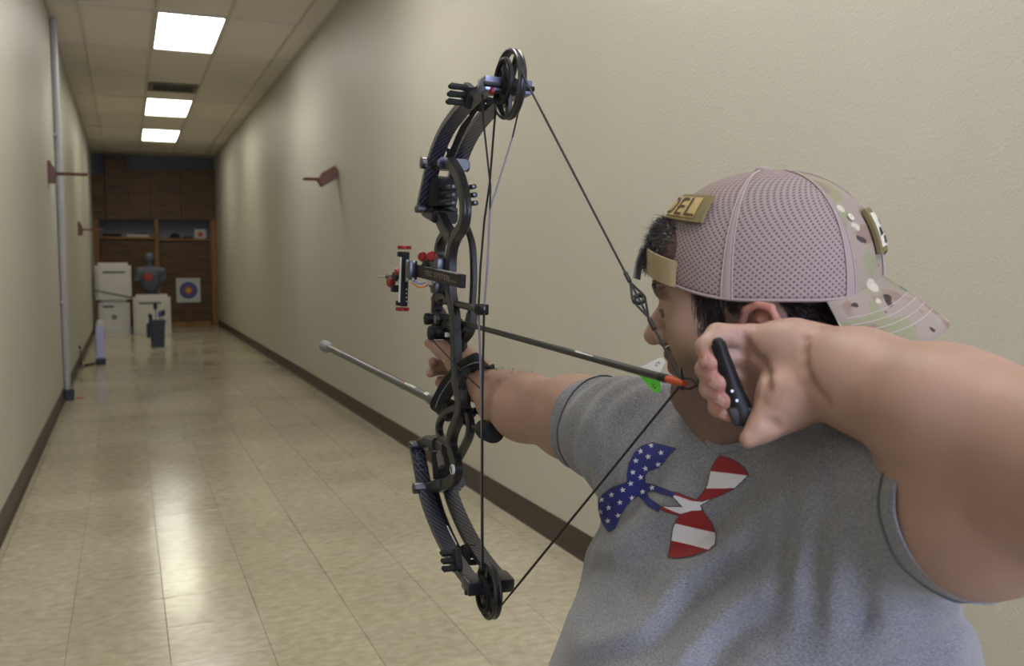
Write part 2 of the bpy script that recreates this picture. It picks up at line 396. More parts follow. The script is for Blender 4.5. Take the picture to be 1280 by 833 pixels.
# foam block targets
def foam(px0, px1, py0, py1, Y, zbase, label, dp=.40, strap=False):
    a = pz(px0, py1, Y); c = pz(px1, py1, Y); z0 = zbase; z1 = pz((px0+px1)/2, py0, Y)[2]
    x0, x1 = a[0], c[0]
    o = empty('foam_target', ((x0+x1)/2, Y, z0), label, 'archery target', 'white foam block targets')
    bm = bmesh.new(); bmesh.ops.create_cube(bm, size=1)
    for v in bm.verts: v.co = Vector((v.co.x*(x1-x0), v.co.y*dp, v.co.z*(z1-z0)))
    bmesh.ops.bevel(bm, geom=[e for e in bm.edges if (e.verts[0].co.z > 0 or e.verts[1].co.z > 0)], offset=.05, segments=4, affect='EDGES')
    q = MB(); bm.verts.index_update(); cc = np.array([(x0+x1)/2, Y+dp/2, (z0+z1)/2])
    q.add([cc+np.array(v.co) for v in bm.verts], [tuple(v.index for v in f.verts) for f in bm.faces]); bm.free()
    q.build('block', 'foam_white', o, True)
    return o, x0, x1, z0, z1
YBk = 17.75
o, x0, x1, z0, z1 = foam(123.5, 163.5, 375, 416, YBk+.02, 0, 'lower white foam block of the left stack')
MB().box((x0+.17, YBk+.018, z1-.12), (.18, .006, .035)).build('print', 'print_dark', o)
tag(MB().lathe(((x0+x1)/2, YBk+.022, (z0+z1)/2), (0, -1, 0), [(.05, 0), (.045, .004), (.0, .005)], 16).build('worn_spot', 'card_grey', o))
ztop = z1
o, x0, x1, z0, z1 = foam(119.5, 165, 328.5, 375, YBk, ztop+.002, 'upper white foam block of the left stack')
MB().box(((x0+x1)/2+.01, YBk-.002, z1-.17), (.36, .006, .03)).build('print', 'print_dark', o)
st = MB(); st.sweep([(x0-.004, YBk-.004, z0+.17), (x1+.004, YBk-.004, z0+.03)], (0, 1, 0), .006, .035); st.build('strap', 'card_grey', o)
o, x0, x1, z0, z1 = foam(167.5, 214.5, 368.5, 418, YBk-.2, 0, 'single white foam block standing under the dummy')
MB().box(((x0+x1)/2-.03, YBk-.202, z1-.15), (.36, .006, .03)).build('print', 'print_dark', o)
ZB3, XB3 = z1, (x0+x1)/2

# black tub holding arrows
YT = onZ(197, 434.5, 0)[1]
a = pz(187.5, 420, YT); c = pz(207, 420, YT); zt = pz(197, 401, YT)[2]; xt = (a[0]+c[0])/2; wt = c[0]-a[0]
tb = empty('arrow_tub', (xt, YT+wt/2, 0), 'tall black tub holding arrows in front of the foam blocks', 'tub')
q = MB(); h = wt/2; yc = YT+h
def ring4(hw, z): return [(xt-hw, yc-hw, z), (xt+hw, yc-hw, z), (xt+hw, yc+hw, z), (xt-hw, yc+hw, z)]
vs = ring4(h*.86, 0)+ring4(h, zt)+ring4(h*.92, zt)+ring4(h*.8, .03)
q.add(vs, [(3, 2, 1, 0)]+[(i+4*k, (i+1) % 4+4*k, (i+1) % 4+4*(k+1), i+4*(k+1)) for k in range(3) for i in range(4)]+[(12, 13, 14, 15)])
q.build('body', 'black_plastic', tb)
q = MB()
for k in range(4):
    d = [(0, -1), (1, 0), (0, 1), (-1, 0)][k]; q.box((xt+d[0]*h, yc+d[1]*h, zt-.02), ((.02, 2*h+.02) if d[0] else (2*h+.02, .02))+(.04,), bev=.004)
q.build('rim', 'black_plastic', tb)
q = MB(); q.box((xt-h-.02, yc-.02, zt*.62), (.05, .07, .22), bev=.015); q.build('side_pouch', 'black_plastic', tb)
mat('shaft_dark', (26, 26, 26), .4); mat('vane_violet', (96, 90, 170), .6); mat('vane_dark', (36, 34, 44), .6)
al = ['arrow with violet vanes leaning in the black tub', 'tallest dark arrow standing in the black tub', 'dark arrow leaning to the left out of the black tub', 'dark arrow leaning to the right out of the black tub']
for k, (dx, dy, hh, vm) in enumerate(((.045, -.06, .16, 'vane_violet'), (-.02, .06, .27, 'vane_dark'), (-.105, -.03, .12, 'vane_dark'), (.10, .05, .17, 'vane_dark'))):
    b0 = V3(xt+dx*.2, yc+dy*.2, .035); b1 = V3(xt+dx, yc+dy, zt+hh)
    ar = empty('quiver_arrow', b0, al[k], 'arrow', 'arrows in the tub')
    MB().cyl(b0, b1, .006, n=8).build('shaft', 'shaft_dark', ar)
    d = nrm(b1-b0); s1 = nrm(np.cross(d, (0, 1, 0)))
    for t in range(3):
        th = 2.1*t+.4; s2 = math.cos(th)*s1+math.sin(th)*np.cross(d, s1)
        MB().prism([b1-d*.12, b1-d*.10+s2*.03, b1-d*.03+s2*.032, b1-d*.02], np.cross(d, s2), .002).build('vane', vm, ar)

# pale lavender tower by the left wall, with cord and wall outlet
YL = onZ(124, 456, 0)[1]
a = pz(119, 430, YL); c = pz(131.5, 430, YL); zt = pz(125, 400, YL)[2]; xt = (a[0]+c[0])/2; wt = c[0]-a[0]
mat('lavender', (176, 174, 214), .35); mat('white_plastic', (196, 196, 190), .4)
tw = empty('tower_lamp', (xt, YL+wt/2, 0), 'slim pale lavender tower on a black base beside the left wall', 'tower lamp')
q = MB(); q.box((xt, YL+wt/2, .035), (wt*1.0, wt, .07), bev=.015); q.build('base', 'black_plastic', tw)
q = MB(); q.box((xt, YL+wt/2, .07+(zt-.15)/2), (wt*.92, wt*.92, zt-.15), bev=.02); q.build('column', 'lavender', tw)
q = MB(); q.lathe((xt, YL+wt/2, zt-.08), (0, 0, 1), [(wt*.46, 0), (wt*.44, .02), (wt*.33, .055), (wt*.15, .078), (.0, .08)], 20); q.build('cap', 'white_plastic', tw, True)
ot = onX(97, 432, XL)
oo = empty('wall_outlet', (XL, ot[1], ot[2]), 'small wall outlet low on the left wall', 'outlet')
MB().box((XL+.004, ot[1], ot[2]), (.008, .08, .12), bev=.003).build('plate', 'white_plastic', oo)
MB().box((XL+.02, ot[1], ot[2]-.02), (.03, .03, .03), bev=.004).build('plug', 'black_plastic', oo)
pts = [(xt-wt/2-.008, YL+.05, .012), (xt-.18, YL-.05, .008), (XL+.16, YL+.12, .008), (XL+.10, YL-.10, .008), (XL+.05, (YL+ot[1])/2, .008), (XL+.03, ot[1], .06), (XL+.025, ot[1], ot[2]-.03)]
def smooth_path(pts, n=8):
    pts = [np.asarray(p, float) for p in pts]; q = [2*pts[0]-pts[1]]+pts+[2*pts[-1]-pts[-2]]; out = []
    for i in range(1, len(q)-2):
        for k in range(n):
            t = k/n; a, b_, c_, d_ = q[i-1], q[i], q[i+1], q[i+2]
            out.append(.5*((2*b_)+(c_-a)*t+(2*a-5*b_+4*c_-d_)*t*t+(3*b_-a-3*c_+d_)*t**3))
    return out+[q[-2]]
tag(MB().tube(smooth_path(pts), .007, 6).build('power_cord', 'black_plastic', None, True), 'black cord from the lavender tower to the wall outlet', 'cord')
so = onZ(101, 498, 0)
tag(MB().box((so[0], so[1], .004), (.07, .025, .008), ax=[nrm((.9, -.4, 0)), nrm((.4, .9, 0)), (0, 0, 1)], bev=.002).build('orange_scrap', 'orange_red'), 'small orange scrap on the floor by the pipe foot', 'scrap')

# wooden bow hangers: bevelled block with two dowels
def hanger(px, py, X, sgn, label, ln=.25, arm=0.0):
    c = onX(px, py, X); o = empty('bow_hanger', c, label, 'wall hook', 'wooden bow hangers on the walls')
    ax = V3(sgn, 0, 0); ay = V3(0, 1, 0); az = V3(0, 0, 1); q = MB()
    if arm:                                  # thick block sloping down and out of the wall
        d = nrm(ax*.86-az*.5); n_ = nrm(az*.86+ax*.5)
        q.prism([c-n_*.05-ax*0, c+n_*.055, c+n_*.055+d*arm*.7, c+n_*.02+d*arm, c-n_*.05+d*arm], ay, .09); q.build('block', 'red_wood', o); tip = c+d*arm*.9+n_*.03+ay*.045
    else:
        q.prism([c+ax*a_+az*z_-ay*.05 for a_, z_ in [(0, -.09), (.05, -.09), (.06, -.03), (.05, .03), (.02, .09), (0, .09)]], ay, .10); q.build('block', 'red_wood', o); tip = c+ax*.045
    for s_ in (-1, 1):
        q = MB(); b0 = tip+ay*.032*s_-az*.012; q.rod(b0, b0+ax*ln, .011, 10); q.build('dowel', 'red_wood', o, True)
hanger(60, 215, XL, 1, 'wooden bow hanger on the left wall nearest the camera')
hanger(97.5, 286, XL, 1, 'lower wooden bow hanger far down the left wall')
hanger(423, 214, XR, -1, 'wooden bow hanger on the right wall', ln=.13, arm=.19)
# ================================================================== compound bow (left-handed), arrow, release
# frame of the bow in camera axes: ba = towards the target, bl = to the archer's right, bu = up the riser
def K(px, py, z): return V3((px-CX)/F_PX*z, -(py-CY)/F_PX*z, z)
def CPV(A): A = np.asarray(A, float); return CAM + A[:, :1]*_r + A[:, 1:2]*_u + A[:, 2:3]*_f
def cw(p): return CPV(np.asarray(p, float)[None])[0]
WUP = V3(_r[2], _u[2], _f[2])
NOCK = K(853, 479, .925); O = K(577, 403.5, 1.60)
ba = nrm(K(170, 305, 1)); ba = nrm(ba-WUP*(ba@WUP)*.5)
bu = nrm(WUP-ba*(ba@WUP)); bl = nrm(np.cross(bu, ba)); ct = math.radians(2.0)
bu, bl = nrm(bu*math.cos(ct)+bl*math.sin(ct)), nrm(bl*math.cos(ct)-bu*math.sin(ct))
BW, AW, UW = [nrm(cw(v)-CAM) for v in (bl, ba, bu)]            # same axes in world
AX = [AW, BW, UW]
def BX(px, py, l=0.0):            # pixel ray met with the bow-parallel plane at lateral offset l, in world
    d = K(px, py, 1.0); return cw(d*(((O+bl*l)@bl)/(d@bl)))
def BA(a, l, z): return cw(O+ba*a+bl*l+bu*z)
def aul(p): q = np.asarray(p)-cw(O); return q@AW, q@BW, q@UW

mat('bow_black', (20, 20, 23), .34, spec=.6, noise=(300, .2)); mat('bow_dark', (13, 13, 14), .55, spec=.35)
mat('bow_blue', (30, 30, 40), .28, spec=.7); mat('anod_red', (132, 26, 28), .35, metal=.35); mat('steel', (170, 172, 176), .3, metal=.9)
mat('tip_metal', (112, 116, 146), .32, metal=.6); mat('cord_black', (15, 15, 16), .7); mat('cord_grey', (112, 110, 124), .7)
mat('rubber', (13, 13, 13), .75); mat('orange_wire', (214, 116, 40), .5); mat('blue_wire', (80, 100, 190), .5); mat('white_print', (205, 205, 200), .6); mat('tan_print', (150, 128, 112), .6)
mat('stab_grey', (54, 53, 49), .3, spec=.6)
# woven carbon look for the limbs: diagonal weave in object space
m = mat('carbon', (30, 31, 38), .3, spec=.6); nt = m.node_tree; N = nt.nodes; L = nt.links; b = N['Principled BSDF']
at = N.new('ShaderNodeAttribute'); at.attribute_name = 'UVMap'
mp = N.new('ShaderNodeMapping'); mp.inputs['Rotation'].default_value = (0, 0, .55); L.new(at.outputs['Vector'], mp.inputs[0])
wv = N.new('ShaderNodeTexWave'); wv.inputs['Scale'].default_value = 40; wv.inputs['Distortion'].default_value = .25; L.new(mp.outputs[0], wv.inputs[0])
rp = N.new('ShaderNodeValToRGB'); rp.color_ramp.elements[0].position = .35; rp.color_ramp.elements[1].position = .6
rp.color_ramp.elements[0].color = (*lin((22, 22, 29)), 1); rp.color_ramp.elements[1].color = (*lin((74, 74, 86)), 1); L.new(wv.outputs[0], rp.inputs[0]); L.new(rp.outputs[0], b.inputs['Base Color'])

bow = empty('compound_bow', BX(570, 460), 'black compound bow with carbon split limbs, red sight knobs and long stabilizer', 'compound bow')
def spath(px, l, n=6): return smooth_path([BX(q[0], q[1], (q[2] if len(q) > 2 else l)) for q in px], n)
def bar(px, l, w_, h_, bev=.3, n=6): return lambda mb: mb.sweep(spath(px, l, n), BW, w_, h_, bev=bev)
# ---- riser
R1 = MB()
R1.sweep(spath([(564, 203), (574, 220), (580, 243), (582, 264), (579, 282), (570, 297), (565, 314), (563.5, 338), (564, 366), (568, 392), (570, 420), (570.5, 450), (573, 480), (578, 505), (573, 524), (566.5, 541), (565, 558), (570, 576), (572, 588), (568, 599), (556, 606), (542, 609)], -.013, 5), BW, .0165, .020, bev=.14)
R1.sweep(spath([(580, 274, -.008), (586, 290, .010), (590.5, 308, .020), (592, 335, .024), (591.5, 365, .024), (588.5, 392, .020), (580, 412, .006), (572, 428, -.008)], 0), BW, .0105, .012, bev=.2)
R1.sweep(spath([(547, 262), (553, 276), (559, 288), (568, 299)], -.006), BW, .022, .022, bev=.15)
R1.sweep(spath([(561, 288), (552, 302), (549.5, 318), (552, 336), (551, 354), (547, 374), (546, 396), (550, 412)], -.003), BW, .019, .015, bev=.15)
R1.sweep(spath([(549, 373), (557, 369), (564, 378)], -.008), BW, .018, .014, bev=.2)
R1.sweep(spath([(547, 394), (558, 411), (570, 424)], .002), BW, .022, .034, bev=.15)
R1.sweep(spath([(590, 392, .016), (587, 412, .012), (578, 424, .002)], 0), BW, .016, .022, bev=.2)
R1.sweep(spath([(573, 508), (558, 516), (549.5, 530), (551, 546), (562, 557)], -.012), BW, .013, .011, bev=.2)
R1.sweep(spath([(580, 508), (587.5, 526), (587, 544), (579, 562), (571, 577)], -.006), BW, .014, .012, bev=.2)
R1.sweep(spath([(572, 470), (577, 492), (579, 512)], -.010), BW, .022, .030, bev=.25)
R1.sweep(spath([(560, 560), (551, 556), (543, 558)], -.008), BW, .024, .020, bev=.2)
R1.sweep(smooth_path([BA(.03, .004, .0), BA(.012, .004, -.03), BA(.018, .004, -.065), BA(.010, .003, -.10), BA(-.012, 0, -.14)], 6), BW, .016, .020, bev=.3)
riser = R1.build('riser', 'bow_black', bow, True, 28)
q = MB(); q.sweep(spath([(580.5, 232), (584, 255), (584, 276)], -.021), BW, .002, .006); q.build('groove', 'bow_dark', riser)
q = MB(); gp = smooth_path([BA(.014, .004, -.028), BA(.020, .004, -.06), BA(.014, .004, -.09), BA(.002, .002, -.118)], 6); q.sweep(gp, BW, .024, .030, bev=.45); q.build('grip', 'rubber', bow, True)
bd = BX(567, 587, -.022); q = MB(); q.cyl(bd, bd-BW*.004, .0085, n=20); q.build('badge', 'white_print', riser, True)
q = MB(); q.sweep([bd-BW*.0045+UW*.005+AW*.003, bd-BW*.0045-UW*.005-AW*.003], BW, .001, .003); q.build('badge_mark', 'bow_dark', riser)

# ---- limb pockets
def pocket(px, label=None):
    rk, bt, br = px
    p = empty('x', BX(*rk)); return p
q = MB(); c = BX(556, 207, 0); q.box(c, (.020, .082, .016), ax=AX, bev=.004); q.sweep([c, BX(567, 205, 0)], BW, .06, .02, bev=.3)
q.rod(c-BW*.046+UW*.002, c+BW*.046+UW*.002, .011, 16)
q.build('limb_rocker', 'bow_blue', bow, True, 40)
q = MB(); c = BX(545, 264, -.0); q.box(c+UW*.002, (.028, .080, .014), ax=AX, bev=.005); q.sweep([c+AW*.012, BX(556, 272, -.0)], BW, .05, .022, bev=.2)
q.build('limb_pocket', 'bow_black', bow, True, 40)
q = MB(); c = BX(546, 609, 0); q.box(c, (.020, .082, .016), ax=AX, bev=.004); q.sweep([c, BX(565, 604, 0)], BW, .05, .02, bev=.25)
q.rod(c-BW*.046, c+BW*.046, .011, 16)
q.build('limb_rocker', 'bow_blue', bow, True, 40)
q = MB(); c = BX(536, 556, 0); q.box(c, (.028, .080, .014), ax=AX, bev=.005); q.sweep([c, BX(546, 551, 0), BX(556, 555, 0)], BW, .05, .022, bev=.2)
q.build('limb_pocket', 'bow_black', bow, True, 40)
for k, (x_, y_) in enumerate(((579, 236), (580, 246), (581, 256))):                     # row of screws on the riser back
    c = BX(x_, y_, .004); q = MB(); q.rod(c-AW*.03, c-AW*.058, .0045, 10); q.build('riser_screw', 'bow_blue', riser, True)
for (x_, y_) in ((561, 235), (561, 245), (561, 255)):
    c = BX(x_, y_, -.004); q = MB(); q.rod(c-AW*.03, c+AW*.03, .005, 10); q.build('cross_pin', 'bow_blue', riser, True)
q = MB(); q.sweep(spath([(555, 222), (553, 240), (552, 258)], .0), BW, .05, .026, bev=.3); q.build('vibration_insert', 'bow_dark', bow, True)
q = MB(); c0, c1 = BX(551, 566, -.004), BX(554, 598, -.004); q.sweep([c0, c1], BW, .036, .02, bev=.3); q.build('vibration_insert', 'bow_dark', bow, True)
mat('gel_clear', (92, 86, 88), .15); q = MB(); c0, c1 = BX(549, 566, -.020), BX(552, 584, -.020); q.sweep([c0, c1], BW, .008, .02, bev=.4); q.build('damper_gel', 'gel_clear', bow, True)

# ---- limbs: one strip each, with a running UV for the weave
def strip(pts, w_, th, name):
    pts = [np.asarray(p) for p in pts]; vs, uv, fs = [], [], []; s_ = 0
    for i, p in enumerate(pts):
        t = nrm(pts[min(i+1, len(pts)-1)]-pts[max(i-1, 0)]); n_ = np.cross(t, BW); n_ = nrm(n_)
        if i: s_ += np.linalg.norm(p-pts[i-1])
        for (x, y) in ((-1, -1), (1, -1), (1, 1), (-1, 1)): vs.append(p+BW*w_/2*x+n_*th/2*y); uv.append((x*w_/2+(.05*y), s_, 0))
        if i:
            o = 4*i-4; fs += [(o+j, o+(j+1) % 4, o+4+(j+1) % 4, o+4+j) for j in range(4)]
    fs += [(3, 2, 1, 0), tuple(len(vs)-4+j for j in range(4))]
    o = MB().add(vs, fs).build(name, 'carbon', bow, False)
    a = o.data.attributes.new('UVMap', 'FLOAT_VECTOR', 'POINT'); a.data.foreach_set('vector', np.array(uv, np.float32).ravel())
    return o
UPC = [(529, 262), (534, 238), (540, 212), (548, 186), (559, 162), (574, 141), (592, 122), (609, 110)]
LOC = [(520, 556), (525, 580), (530, 606), (537, 632), (548, 660), (562, 688), (576, 710), (589, 727)]
def mirror_l(p, l0, l1): return p+BW*(l1-l0)
limb_l, limb_r = -.024, .024
up_l = smooth_path([BX(x, y, limb_l) for x, y in UPC], 5); lo_l = smooth_path([BX(x, y, limb_l) for x, y in LOC], 5)
up_r = [mirror_l(p, limb_l, limb_r) for p in up_l]; lo_r = [mirror_l(p, limb_l, limb_r) for p in lo_l]
for pts in (up_l, up_r, lo_l, lo_r): strip(pts, .026, .0105, 'limb')
# white printed strips on the inner edges of the near limbs
for pts, a_, b_ in ((up_l, 22, 26), (lo_l, 20, 25)):
    q = MB(); q.sweep([p+BW*.0145-AW*.004 for p in pts[a_:b_]], BW, .003, .009); q.build('limb_decal', 'white_print', bow)
# limb tip caps and axles
def aux(pts): return pts[-1], nrm(pts[-1]-pts[-3])
TOPC, BOTC = BX(636.5, 108, 0), BX(611.5, 738, 0)
for pts, cc in ((up_l, TOPC), (up_r, TOPC), (lo_l, BOTC), (lo_r, BOTC)):
    e, d = aux(pts); e = e-BW*((e-cc)@BW)+BW*((pts[0]-cc)@BW)
    c = (e+cc+BW*((e-cc)@BW))*.5
    q = MB(); nn = nrm(np.cross(d, BW)); q.box(e+d*.012, (.038, .030, .022), ax=[d, BW, nn], bev=.003)
    q.build('limb_tip', 'tip_metal' if cc is TOPC else 'bow_blue', bow, True)
for cc in (TOPC, BOTC):
    q = MB(); q.rod(cc-BW*.041, cc+BW*.041, .0042, 12); q.build('axle', 'bow_dark', bow, True)
q = MB(); c = TOPC-BW*.030-UW*.010; q.cyl(c, c+BW*.004, .006, n=14); q.build('axle_collar', 'anod_red', bow, True)
# ---- cams: rim, spokes, hub, cable track
def cam_wheel(c, r, name, egg, ang):
    q = MB(); n = 40
    def rp(t, s): return c+s*r*(math.cos(t)*AW+math.sin(t)*UW)*(1+egg*math.cos(t-ang))
    for off in (-.0042, .0042): q.tube([rp(2*math.pi*k/n, 1.0)+BW*off for k in range(n)], .0030, 8, closed=True)
    q.tube([rp(2*math.pi*k/n, .955) for k in range(n)], .0042, 6, closed=True)
    o = q.build(name, 'bow_black', bow, True)
    q = MB()
    for k in range(5): t = ang+2*math.pi*k/5+.3; q.sweep([c, rp(t, .95)], BW, .010, .009, bev=.3)
    q.build('cam_spokes', 'bow_black', o, True)
    q = MB(); q.lathe(c-BW*.012, BW, [(.012, 0), (.014, .004), (.014, .020), (.012, .024)], 20); q.build('cam_hub', 'bow_dark', o, True)
    q = MB(); c2 = c+r*.12*UW*(1 if ang > 0 else -1)-AW*r*.1; m_ = 28
    q.tube([c2-BW*.012+.62*r*(math.cos(2*math.pi*k/m_)*AW+math.sin(2*math.pi*k/m_)*UW) for k in range(m_)], .0042, 6, closed=True); q.build('cable_track', 'bow_dark', o, True)
    return o
cam_wheel(TOPC, .0505, 'upper_cam', .06, 1.9); cam_wheel(BOTC, .0415, 'lower_cam', .06, -1.2)
# ---- finger-like rubber dampers on the limbs
def damper(cpx, up):
    c = BX(*cpx, 0); q = MB(); d = nrm(AW*.85+UW*(.3 if up else -.3)); dn = nrm(np.cross(d, BW))
    for s_ in (-1, 1):
        for k in range(3):
            b0 = c+BW*.012*s_+dn*(k-1)*.011; b1 = b0+BW*.030*s_+d*.006
            q.tube([b0, b0*.5+b1*.5+d*.004, b1], [.0052, .0048, .0055], 8)
    q.box(c, (.016, .03, .034), ax=[d, BW, dn], bev=.004)
    return q.build('limb_damper', 'rubber', bow, True)
dc = BX(576, 116, -.024)
def damper_at(p, side, up, n=3, ln=.03):
    q = MB(); z = UW*(1 if up else -1)
    q.box(p, (.030, .012, .036), ax=[nrm(AW+z*.5), BW, nrm(UW-AW*.5*(1 if up else -1))], bev=.004)
    for k in range(n):
        b0 = p+nrm(UW-AW*.5*(1 if up else -1))*(k-1)*.0125; e_ = b0+BW*side*ln
        q.tube([b0, (b0+e_)/2, e_, e_+AW*.006], [.0055, .005, .0055, .004], 8)
    q.build('limb_damper', 'rubber', bow, True)
damper_at(BX(588, 118, -.034)+AW*.012, -1, True); damper_at(BX(600, 124, .002), 1, True, ln=.018)
damper_at(BX(573, 703, -.034)+AW*.010, -1, False, ln=.022); damper_at(BX(581, 695, .002), 1, False, ln=.018)
q = MB(); q.sweep(spath([(563, 200, 0), (570, 180, 0), (579, 160, 0), (590, 142, 0), (600, 128, 0)], 0), BW, .012, .008, bev=.4); q.build('suppressor_arm', 'rubber', bow, True)
q = MB(); q.lathe(BX(562, 192, 0), UW, [(.004, -.012), (.008, -.008), (.005, 0), (.008, .008), (.004, .012)], 12); q.build('limb_bolt', 'bow_blue', bow, True)
q = MB(); q.sweep(spath([(545, 616, 0), (552, 640, 0), (562, 665, 0), (574, 690, 0)], 0), BW, .012, .008, bev=.4); q.build('suppressor_arm', 'rubber', bow, True)
q = MB(); q.lathe(BX(543, 622, 0), UW, [(.004, -.012), (.008, -.008), (.005, 0), (.008, .008), (.004, .012)], 12); q.build('limb_bolt', 'bow_blue', bow, True)

# ---- string and cables
NW = cw(NOCK)
st_t, st_b = BX(650.5, 88, 0), BX(626, 758, 0)
q = MB(); q.tube([st_t, st_t*.78+NW*.22, st_t*.25+NW*.75, NW, NW*.75+st_b*.25, st_b*.8+NW*.2, st_b], [.0014, .0019, .0014, .0018, .0014, .0019, .0014], 6); q.build('bow_string', 'cord_black', bow, True)
J = BX(612.5, 262, -.006)
def cable(name, pts, m_, r_=.0015): q = MB(); q.tube(pts, r_, 6); return q.build(name, m_, bow, True)
cable('cable_yoke', [BX(602.5, 98, -.036), BX(604, 150, -.026), BX(613, 232, -.004), J], 'cord_black')
cable('cable_yoke', [BX(655, 112, .036), BX(648, 140, .034), BX(640.5, 172, .028)], 'cord_black')
cable('cable_yoke', [BX(640.5, 172, .028), BX(625, 222, .014), J], 'cord_grey')
cable('cable', [J, BX(609.5, 330, -.014), BX(605, 388, -.028)], 'cord_grey', .0018)
cable('cable', [BX(620, 130, -.004), BX(612, 230, -.006), BX(605.5, 275, -.009), BX(600.5, 335, -.016), BX(598, 388, -.030)], 'cord_black', .0018)
cable('cable', [BX(605, 388, -.028), BX(604, 440, -.030), BX(603, 500, -.032), BX(603, 600, -.020), BX(603.5, 712, -.008)], 'cord_black', .0018)
cable('cable', [BX(598, 388, -.030), BX(600, 440, -.032), BX(602, 500, -.033), BX(602, 600, -.020), BX(602, 712, -.008)], 'cord_grey', .0017)
cable('draw_stop_cord', [BX(541, 426, -.034), BX(570, 457, -.036), BX(599, 485, -.032)], 'cord_black', .0012)
# peep sight in the upper string
t = (478-372)/(478-88.); d = K(803.5, 373, 1.0)
def str_at(px, py):
    # point of the nock-to-cam string nearest to that pixel ray
    r0 = CAM; rd = ray(px, py); a0 = NW; ad = st_t-NW; w0 = r0-a0
    A_, B_, C_, D_, E2 = rd@rd, rd@ad, ad@ad, rd@w0, ad@w0
    return a0+ad*((A_*E2-B_*D_)/(A_*C_-B_*B_))
pe = str_at(803, 372); sd_ = nrm(st_t-NW); q = MB()
pa = nrm(np.cross(sd_, _f)); n_ = 20
q.tube([pe+.0058*(math.cos(2*math.pi*k/n_)*pa+math.sin(2*math.pi*k/n_)*nrm(sd_)) for k in range(n_)], .0026, 8, closed=True); q.build('peep_sight', 'bow_dark', bow, True)
for s_ in (-1, 1):
    q = MB(); q.tube([pe+sd_*.028, pe+pa*.0065*s_+sd_*.004, pe+pa*.006*s_-sd_*.004, pe-sd_*.030], .0014, 6); q.build('peep_strand', 'cord_black', bow, True)
for e_ in (.03, -.032): q = MB(); q.tube([pe+sd_*e_, pe+sd_*(e_*1.5)], .0026, 8); q.build('serving', 'cord_black', bow, True)

# ---- arrow rest, cable guard, stabilizer, string stop
q = MB()
for (x0, y0, x1, y1, l, r_) in ((548, 399, 0, 0, -.012, .0098), (553, 416.5, 0, 0, -.014, .0115)):
    a = BX(x0, y0, l)-BW*.024; b_ = a+BW*.052; ax_ = nrm(b_-a); q.rod(a, b_, r_, 20, .2)
    q.rod(a-ax_*.002, a+ax_*.009, r_*1.12, 20, .2)
q.box(BX(548, 408, -.008), (.03, .02, .03), ax=AX, bev=.004); rest = q.build('arrow_rest', 'bow_dark', bow, True)
c = BX(561, 418, -.014)-AW*.0118; q = MB(); q.box(c, (.0016, .022, .008), ax=AX); q.build('rest_label', 'white_print', rest)
c0 = BX(548, 399, -.038); q = MB(); q.cyl(c0, c0-BW*.006, .008, n=14); q.build('rest_screw', 'bow_blue', rest, True)
q = MB(); g0, g1 = BX(545, 374, .0), BX(604, 388, -.020); q.rod(g0, g1, .0058, 14); q.rod(g0-nrm(g1-g0)*.01, g0+nrm(g1-g0)*.05, .0085, 14); q.build('cable_guard', 'bow_black', bow, True)
q = MB(); c = BX(602, 387, -.028); q.box(c, (.020, .018, .017), ax=AX, bev=.003); q.rod(c-BW*.006-AW*.012, c-BW*.012-AW*.016, .007, 12); q.build('cable_slide', 'bow_dark', bow, True)
s0 = BX(551, 505, -.006); sv = nrm(cw(nrm(K(150, 306, 1)))-CAM)
# length so that the far end meets the pixel of the end cap
d2 = ray(407, 433); best = min(np.linspace(.1, 1.2, 600), key=lambda t_: np.linalg.norm(np.cross(s0+sv*t_-CAM, d2))/np.linalg.norm(d2))
tgt = CAM+d2*((s0+sv*best-CAM)@d2)/(d2@d2); sv = nrm(tgt-s0); ln = np.linalg.norm(tgt-s0)
stb = MB().tube([s0+sv*.03, s0+sv*(ln-.04)], .0092, 20).build('stabilizer', 'stab_grey', bow, True)
q = MB(); q.tube([s0-sv*.01, s0+sv*.012, s0+sv*.03, s0+sv*.055], [.011, .011, .0125, .0118], 20); q.build('stabilizer_mount', 'stab_grey', stb, True)
q = MB(); q.tube([s0+sv*(ln-.05), s0+sv*(ln-.035), s0+sv*(ln-.02), s0+sv*(ln+.012), s0+sv*(ln+.016)], [.0105, .0105, .0165, .0165, .012], 24); q.build('stabilizer_weight', 'card_grey', stb, True)
side = nrm(-nrm(s0-CAM)+UW*.5); side = nrm(side-sv*(side@sv))
def on_stab(t0, t1, w_, m_, nm):
    q = MB(); up2 = np.cross(sv, side)
    vs = []
    for t_ in (t0, t1):
        for k in range(5): an = (k/4-.5)*w_; vs.append(s0+sv*t_+.0096*(math.cos(an)*side+math.sin(an)*up2))
    q.add(vs, [(k, k+1, 6+k, 5+k) for k in range(4)]); q.build(nm, m_, stb)
on_stab(.06, .085, .9, 'white_print', 'stabilizer_label')
def text_mesh(body, size, ext=0.0):
    cu = bpy.data.curves.new('t', 'FONT'); cu.body = body; cu.size = size; cu.extrude = ext; cu.align_x = 'CENTER'; cu.align_y = 'CENTER'
    ob = bpy.data.objects.new('t', cu); COL.objects.link(ob); bpy.context.view_layer.update()
    me = ob.evaluated_get(bpy.context.evaluated_depsgraph_get()).to_mesh()
    vs = [tuple(v.co) for v in me.vertices]; fs = [tuple(p.vertices) for p in me.polygons]
    ob.evaluated_get(bpy.context.evaluated_depsgraph_get()).to_mesh_clear(); bpy.data.objects.remove(ob); bpy.data.curves.remove(cu); return vs, fs
for k in range(7): on_stab(.15+k*.014, .15+k*.014+.010, .55, 'white_print' if k < 5 else 'anod_red', 'stabilizer_mark')
r0 = BX(577, 527, -.002); rv = nrm(BX(613, 541, -.006)-r0)
b1 = BX(603, 537.5, -.005); b2 = BX(609, 540, -.005); bd_ = nrm(-AW+rv*.3)
